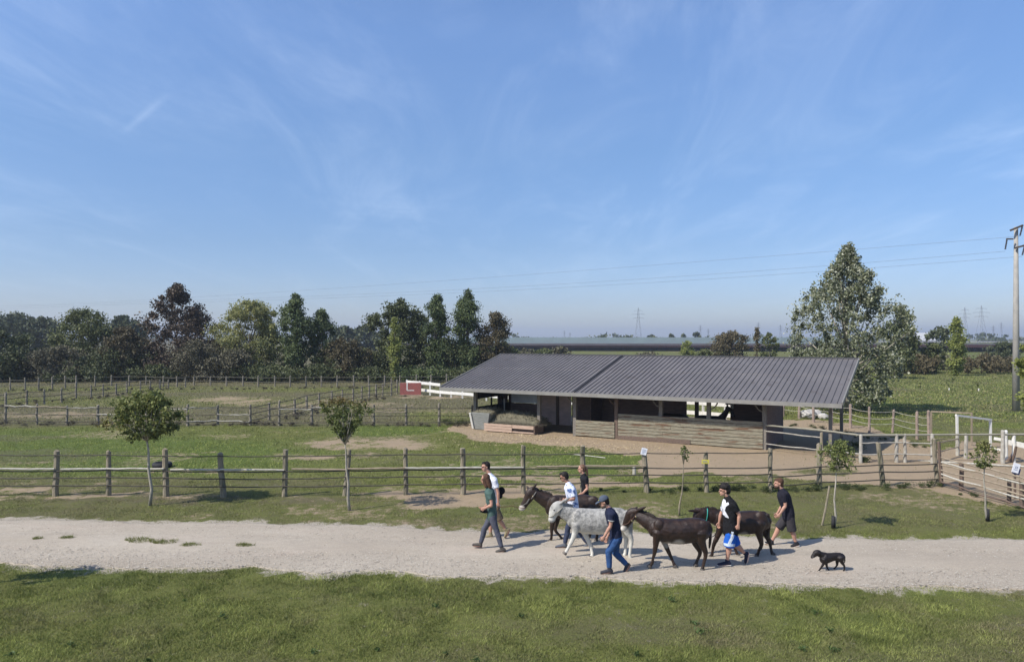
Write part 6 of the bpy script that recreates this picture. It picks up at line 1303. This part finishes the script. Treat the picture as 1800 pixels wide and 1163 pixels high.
# last donkey
quad(dict(name='donkey', base=B(1305, 978), label='dark brown donkey with turquoise neck strap, last of the group', mat=BRN,
    trunk=[(1351, 908, 922, .08), (1346, 902, 930, .16), (1335, 897.5, 935, .20), (1318, 897, 938, .22), (1300, 898, 938, .225), (1282, 897.5, 936, .20), (1268, 899, 930, .16), (1260, 903, 924, .12)],
    neck=[(1270, 912, 15, .12), (1256, 908, 13, .10), (1244, 904.5, 11, .085), (1234, 901.5, 9, .075)],
    head=[(1233, 900, 8, .072), (1228, 905, 9, .08), (1225, 914, 7.6, .07), (1221, 925, 5.6, .055), (1219, 932, 5, .05)],
    ears=[((1229, 897.5), (1208.5, 897), -1, .034), ((1230, 895), (1221, 893), 1, .030)],
    legs=[dict(s=-1, p=[(1268, 922, 9), (1263, 938, 6), (1255.5, 955, 4.2), (1252.5, 967, 2.8), (1252, 973, 3.2), (1248.5, 979, 3.6)], w=.1, fo=-.02),
          dict(s=1, p=[(1272, 922, 9), (1278, 940, 5.6), (1287, 955, 4), (1293, 966, 2.8), (1295, 971, 3), (1298, 976, 3.4)], w=.1, fo=.06),
          dict(s=-1, p=[(1334, 920, 13), (1334, 936, 8), (1338.5, 956, 4.4), (1334, 967, 3), (1332.5, 972, 3.2), (1329.5, 977, 3.7)], w=.12, fo=-.02),
          dict(s=1, p=[(1338, 920, 12), (1344.5, 934, 8), (1352.5, 951.5, 4.3), (1355, 963, 2.9), (1356.5, 969, 3.2), (1359, 974, 3.6)], w=.12, fo=.09)],
    tail=[(1349, 904, 3), (1352.5, 912, 2.6), (1352, 930, 2.4), (1350, 944, 2.6)], pale=[(1218, 934, 6, .9), (1305, 940, 10, .3)], mane=[(1230, 895, 3.5), (1243, 893.5, 4.5), (1256, 895, 4.5), (1267, 898, 2.5)], mane_m=MANE, eye=(1223.5, 907, .07), nostril=(1216, 932, .034),
    halter=(TURQ, [(1241.5, 904, 11.3, .098, 1.45)], 'turquoise strap round the neck of the last donkey', [], [], .09)))
# dog
BLK = coat('black_dog_coat', (.008, .006, .006), (.012, .008, .007), (.12, .11, .11), rough=.5)
quad(dict(name='dog', base=B(1460, 1003), label='black dog walking alone at the right end of the track', mat=BLK, voxel=.007, sm=3,
    trunk=[(1482.5, 975, 985, .045), (1478, 971, 986, .065), (1468, 970.5, 984.5, .07), (1458, 971, 987.5, .08), (1450, 971, 990.5, .09), (1445, 972.5, 989, .06)],
    neck=[(1451, 977, 6.8, .065), (1445, 975, 5.8, .055), (1439, 972.5, 5, .052)],
    head=[(1439.5, 971, 5, .055), (1435, 971.5, 5.8, .062), (1431, 975, 4.0, .042), (1427.8, 978, 2.9, .032)],
    ears=[((1437, 968.5), (1441, 974), -1, .022, .075), ((1437, 968.5), (1441, 973), 1, .022, .075)],
    legs=[dict(s=-1, p=[(1449, 983, 5), (1447.5, 990, 3.1), (1444, 996, 2.1), (1440.5, 1001, 1.6), (1438, 1004, 1.8)], w=.06, fo=-.03),
          dict(s=1, p=[(1451, 983, 5), (1452.5, 991, 2.8), (1454, 997, 1.9), (1456, 1000.5, 1.5), (1454.5, 1002.8, 1.8)], w=.06, fo=.05),
          dict(s=1, p=[(1476, 980, 6), (1471.5, 986.5, 3.6), (1471.5, 992.5, 2.0), (1468, 997, 1.5), (1466, 999, 1.8)], w=.06, fo=.1),
          dict(s=-1, p=[(1478, 980, 6.5), (1480, 987.5, 3.8), (1484, 994, 2.1), (1484.2, 1000, 1.6), (1482.5, 1002.8, 2.0)], w=.06, fo=-.02)],
    tail=[(1481, 974, 2), (1484.5, 979, 1.3), (1485, 985, 1.1), (1484.5, 989, .6)], pale=[(1428.5, 978.5, 2.2, .9)], eye=(1433.2, 971.5, .052)))
# dark horses standing inside the shed, seen over the half wall
BLKH = coat('black_horse_coat', (.012, .010, .010), (.018, .014, .012), (.05, .05, .05))
def stable_horse(px0, lab, headup=True):
    k = kx(px0, WF); 
    b0 = SP(k, WF+1.5, 0); q = lambda a, z, off=0: b0+U*a+W_*off+Vector((0, 0, z))
    e = empty('horse', b0, lab, 'horse'); bm = bmesh.new()
    loft(bm, [(q(-.62, .98), .20, .14), (q(-.45, .98), .27, .22), (q(0, .97), .28, .25), (q(.45, .98), .27, .22), (q(.68, 1.0), .2, .15)], 16)
    if headup: loft(bm, [(q(.5, 1.08), .20, .13), (q(.72, 1.34), .15, .09), (q(.84, 1.56), .11, .08)], 14); loft(bm, [(q(.82, 1.66), .10, .08), (q(.95, 1.60), .10, .075), (q(1.1, 1.40), .065, .055), (q(1.17, 1.28), .06, .05)], 12)
    else: loft(bm, [(q(.5, 1.05), .20, .13), (q(.85, .92), .13, .09), (q(1.05, .78), .10, .08)], 14); loft(bm, [(q(1.02, .80), .10, .08), (q(1.2, .62), .09, .07), (q(1.3, .42), .06, .05)], 12)
    for s in (-.05, .05):
        h0 = q(.84, 1.70, s) if headup else q(1.0, .9, s); loft(bm, [(h0, .03, .03), (h0+Vector((0, 0, .08)), .032, .02), (h0+Vector((0, 0, .16)), .006, .006)], 8)
    for a in (-.5, .48):
        for s in (-.13, .13): loft(bm, [(q(a, .85, s), .11, .09), (q(a, .5, s), .06, .05), (q(a+.02, .25, s), .04, .04), (q(a, .04, s), .055, .05)], 10)
    loft(bm, [(q(-.72, 1.05), .04, .04), (q(-.8, .7), .05, .05), (q(-.8, .4), .02, .02)], 8)
    o = fused('body', bm, BLKH, e, voxel=.02, smooth=4); return e
stable_horse(1232, 'black horse in the shed with its raised head seen against the opening'); stable_horse(1165, 'black horse in the shed of which only the back shows over the half wall', False)
# lead ropes
def rope(P, m, lab, r=.009):
    pts = []
    for i in range(len(P)-1):
        for s in np.linspace(0, 1, 8, endpoint=False): pts.append(P[i].lerp(P[i+1], s)-Vector((0, 0, .25*(P[i]-P[i+1]).length*s*(1-s))))
    pts.append(P[-1]); o = MB().tube(pts, r, 6).build('lead_rope', m, None, smooth=True); tag(recenter(o, P[0]), lab, 'rope', 'lead ropes of the donkeys')
ROPE = mat('brown_rope', (.12, .07, .045), .8)
def whand(p, side): sh, el_, wr = p['arms'][side]; return wr+(wr-el_).normalized()*.11
rope([whand(p1, 'n'), wp(900, 888, 18.2), wp(924, 892, 18.2)], ROPE, 'brown lead rope from the tall man in white to the front donkey')
rope([whand(p6, 'f'), wp(1254, 942, 16.9), wp(1240, 944, 17.0), wp(1238, 915, 16.8)], mat('dark_rope', (.03, .03, .035), .8), 'dark lead rope hanging between the young man in shorts and last donkey')
rope([whand(p3, 'f'), wp(988, 898, 17.1), wp(980, 906, 16.95)], ROPE, 'short rope from the young man in patterned shirt to the white donkey')
# ------------------------------------------------------------------ haze
def haze():
    m = bpy.data.materials.new('haze_air'); m.use_nodes = True; t = m.node_tree; t.nodes.clear(); o = t.nodes.new('ShaderNodeOutputMaterial'); v = t.nodes.new('ShaderNodeVolumePrincipled')
    v.inputs['Color'].default_value = (.72, .80, .92, 1); v.inputs['Density'].default_value = .00032; v.inputs['Anisotropy'].default_value = .2; t.links.new(v.outputs[0], o.inputs['Volume'])
    mb = MB(); mb.box((0, 2450, 31), (11000, 5700, 64.0)); h = mb.build('haze', m, None); h['kind'] = 'stuff'; h['label'] = 'thin summer haze over the plain'; h['category'] = 'haze'
haze()
for o in COL.objects:
    if '_w' in o.keys(): del o['_w']
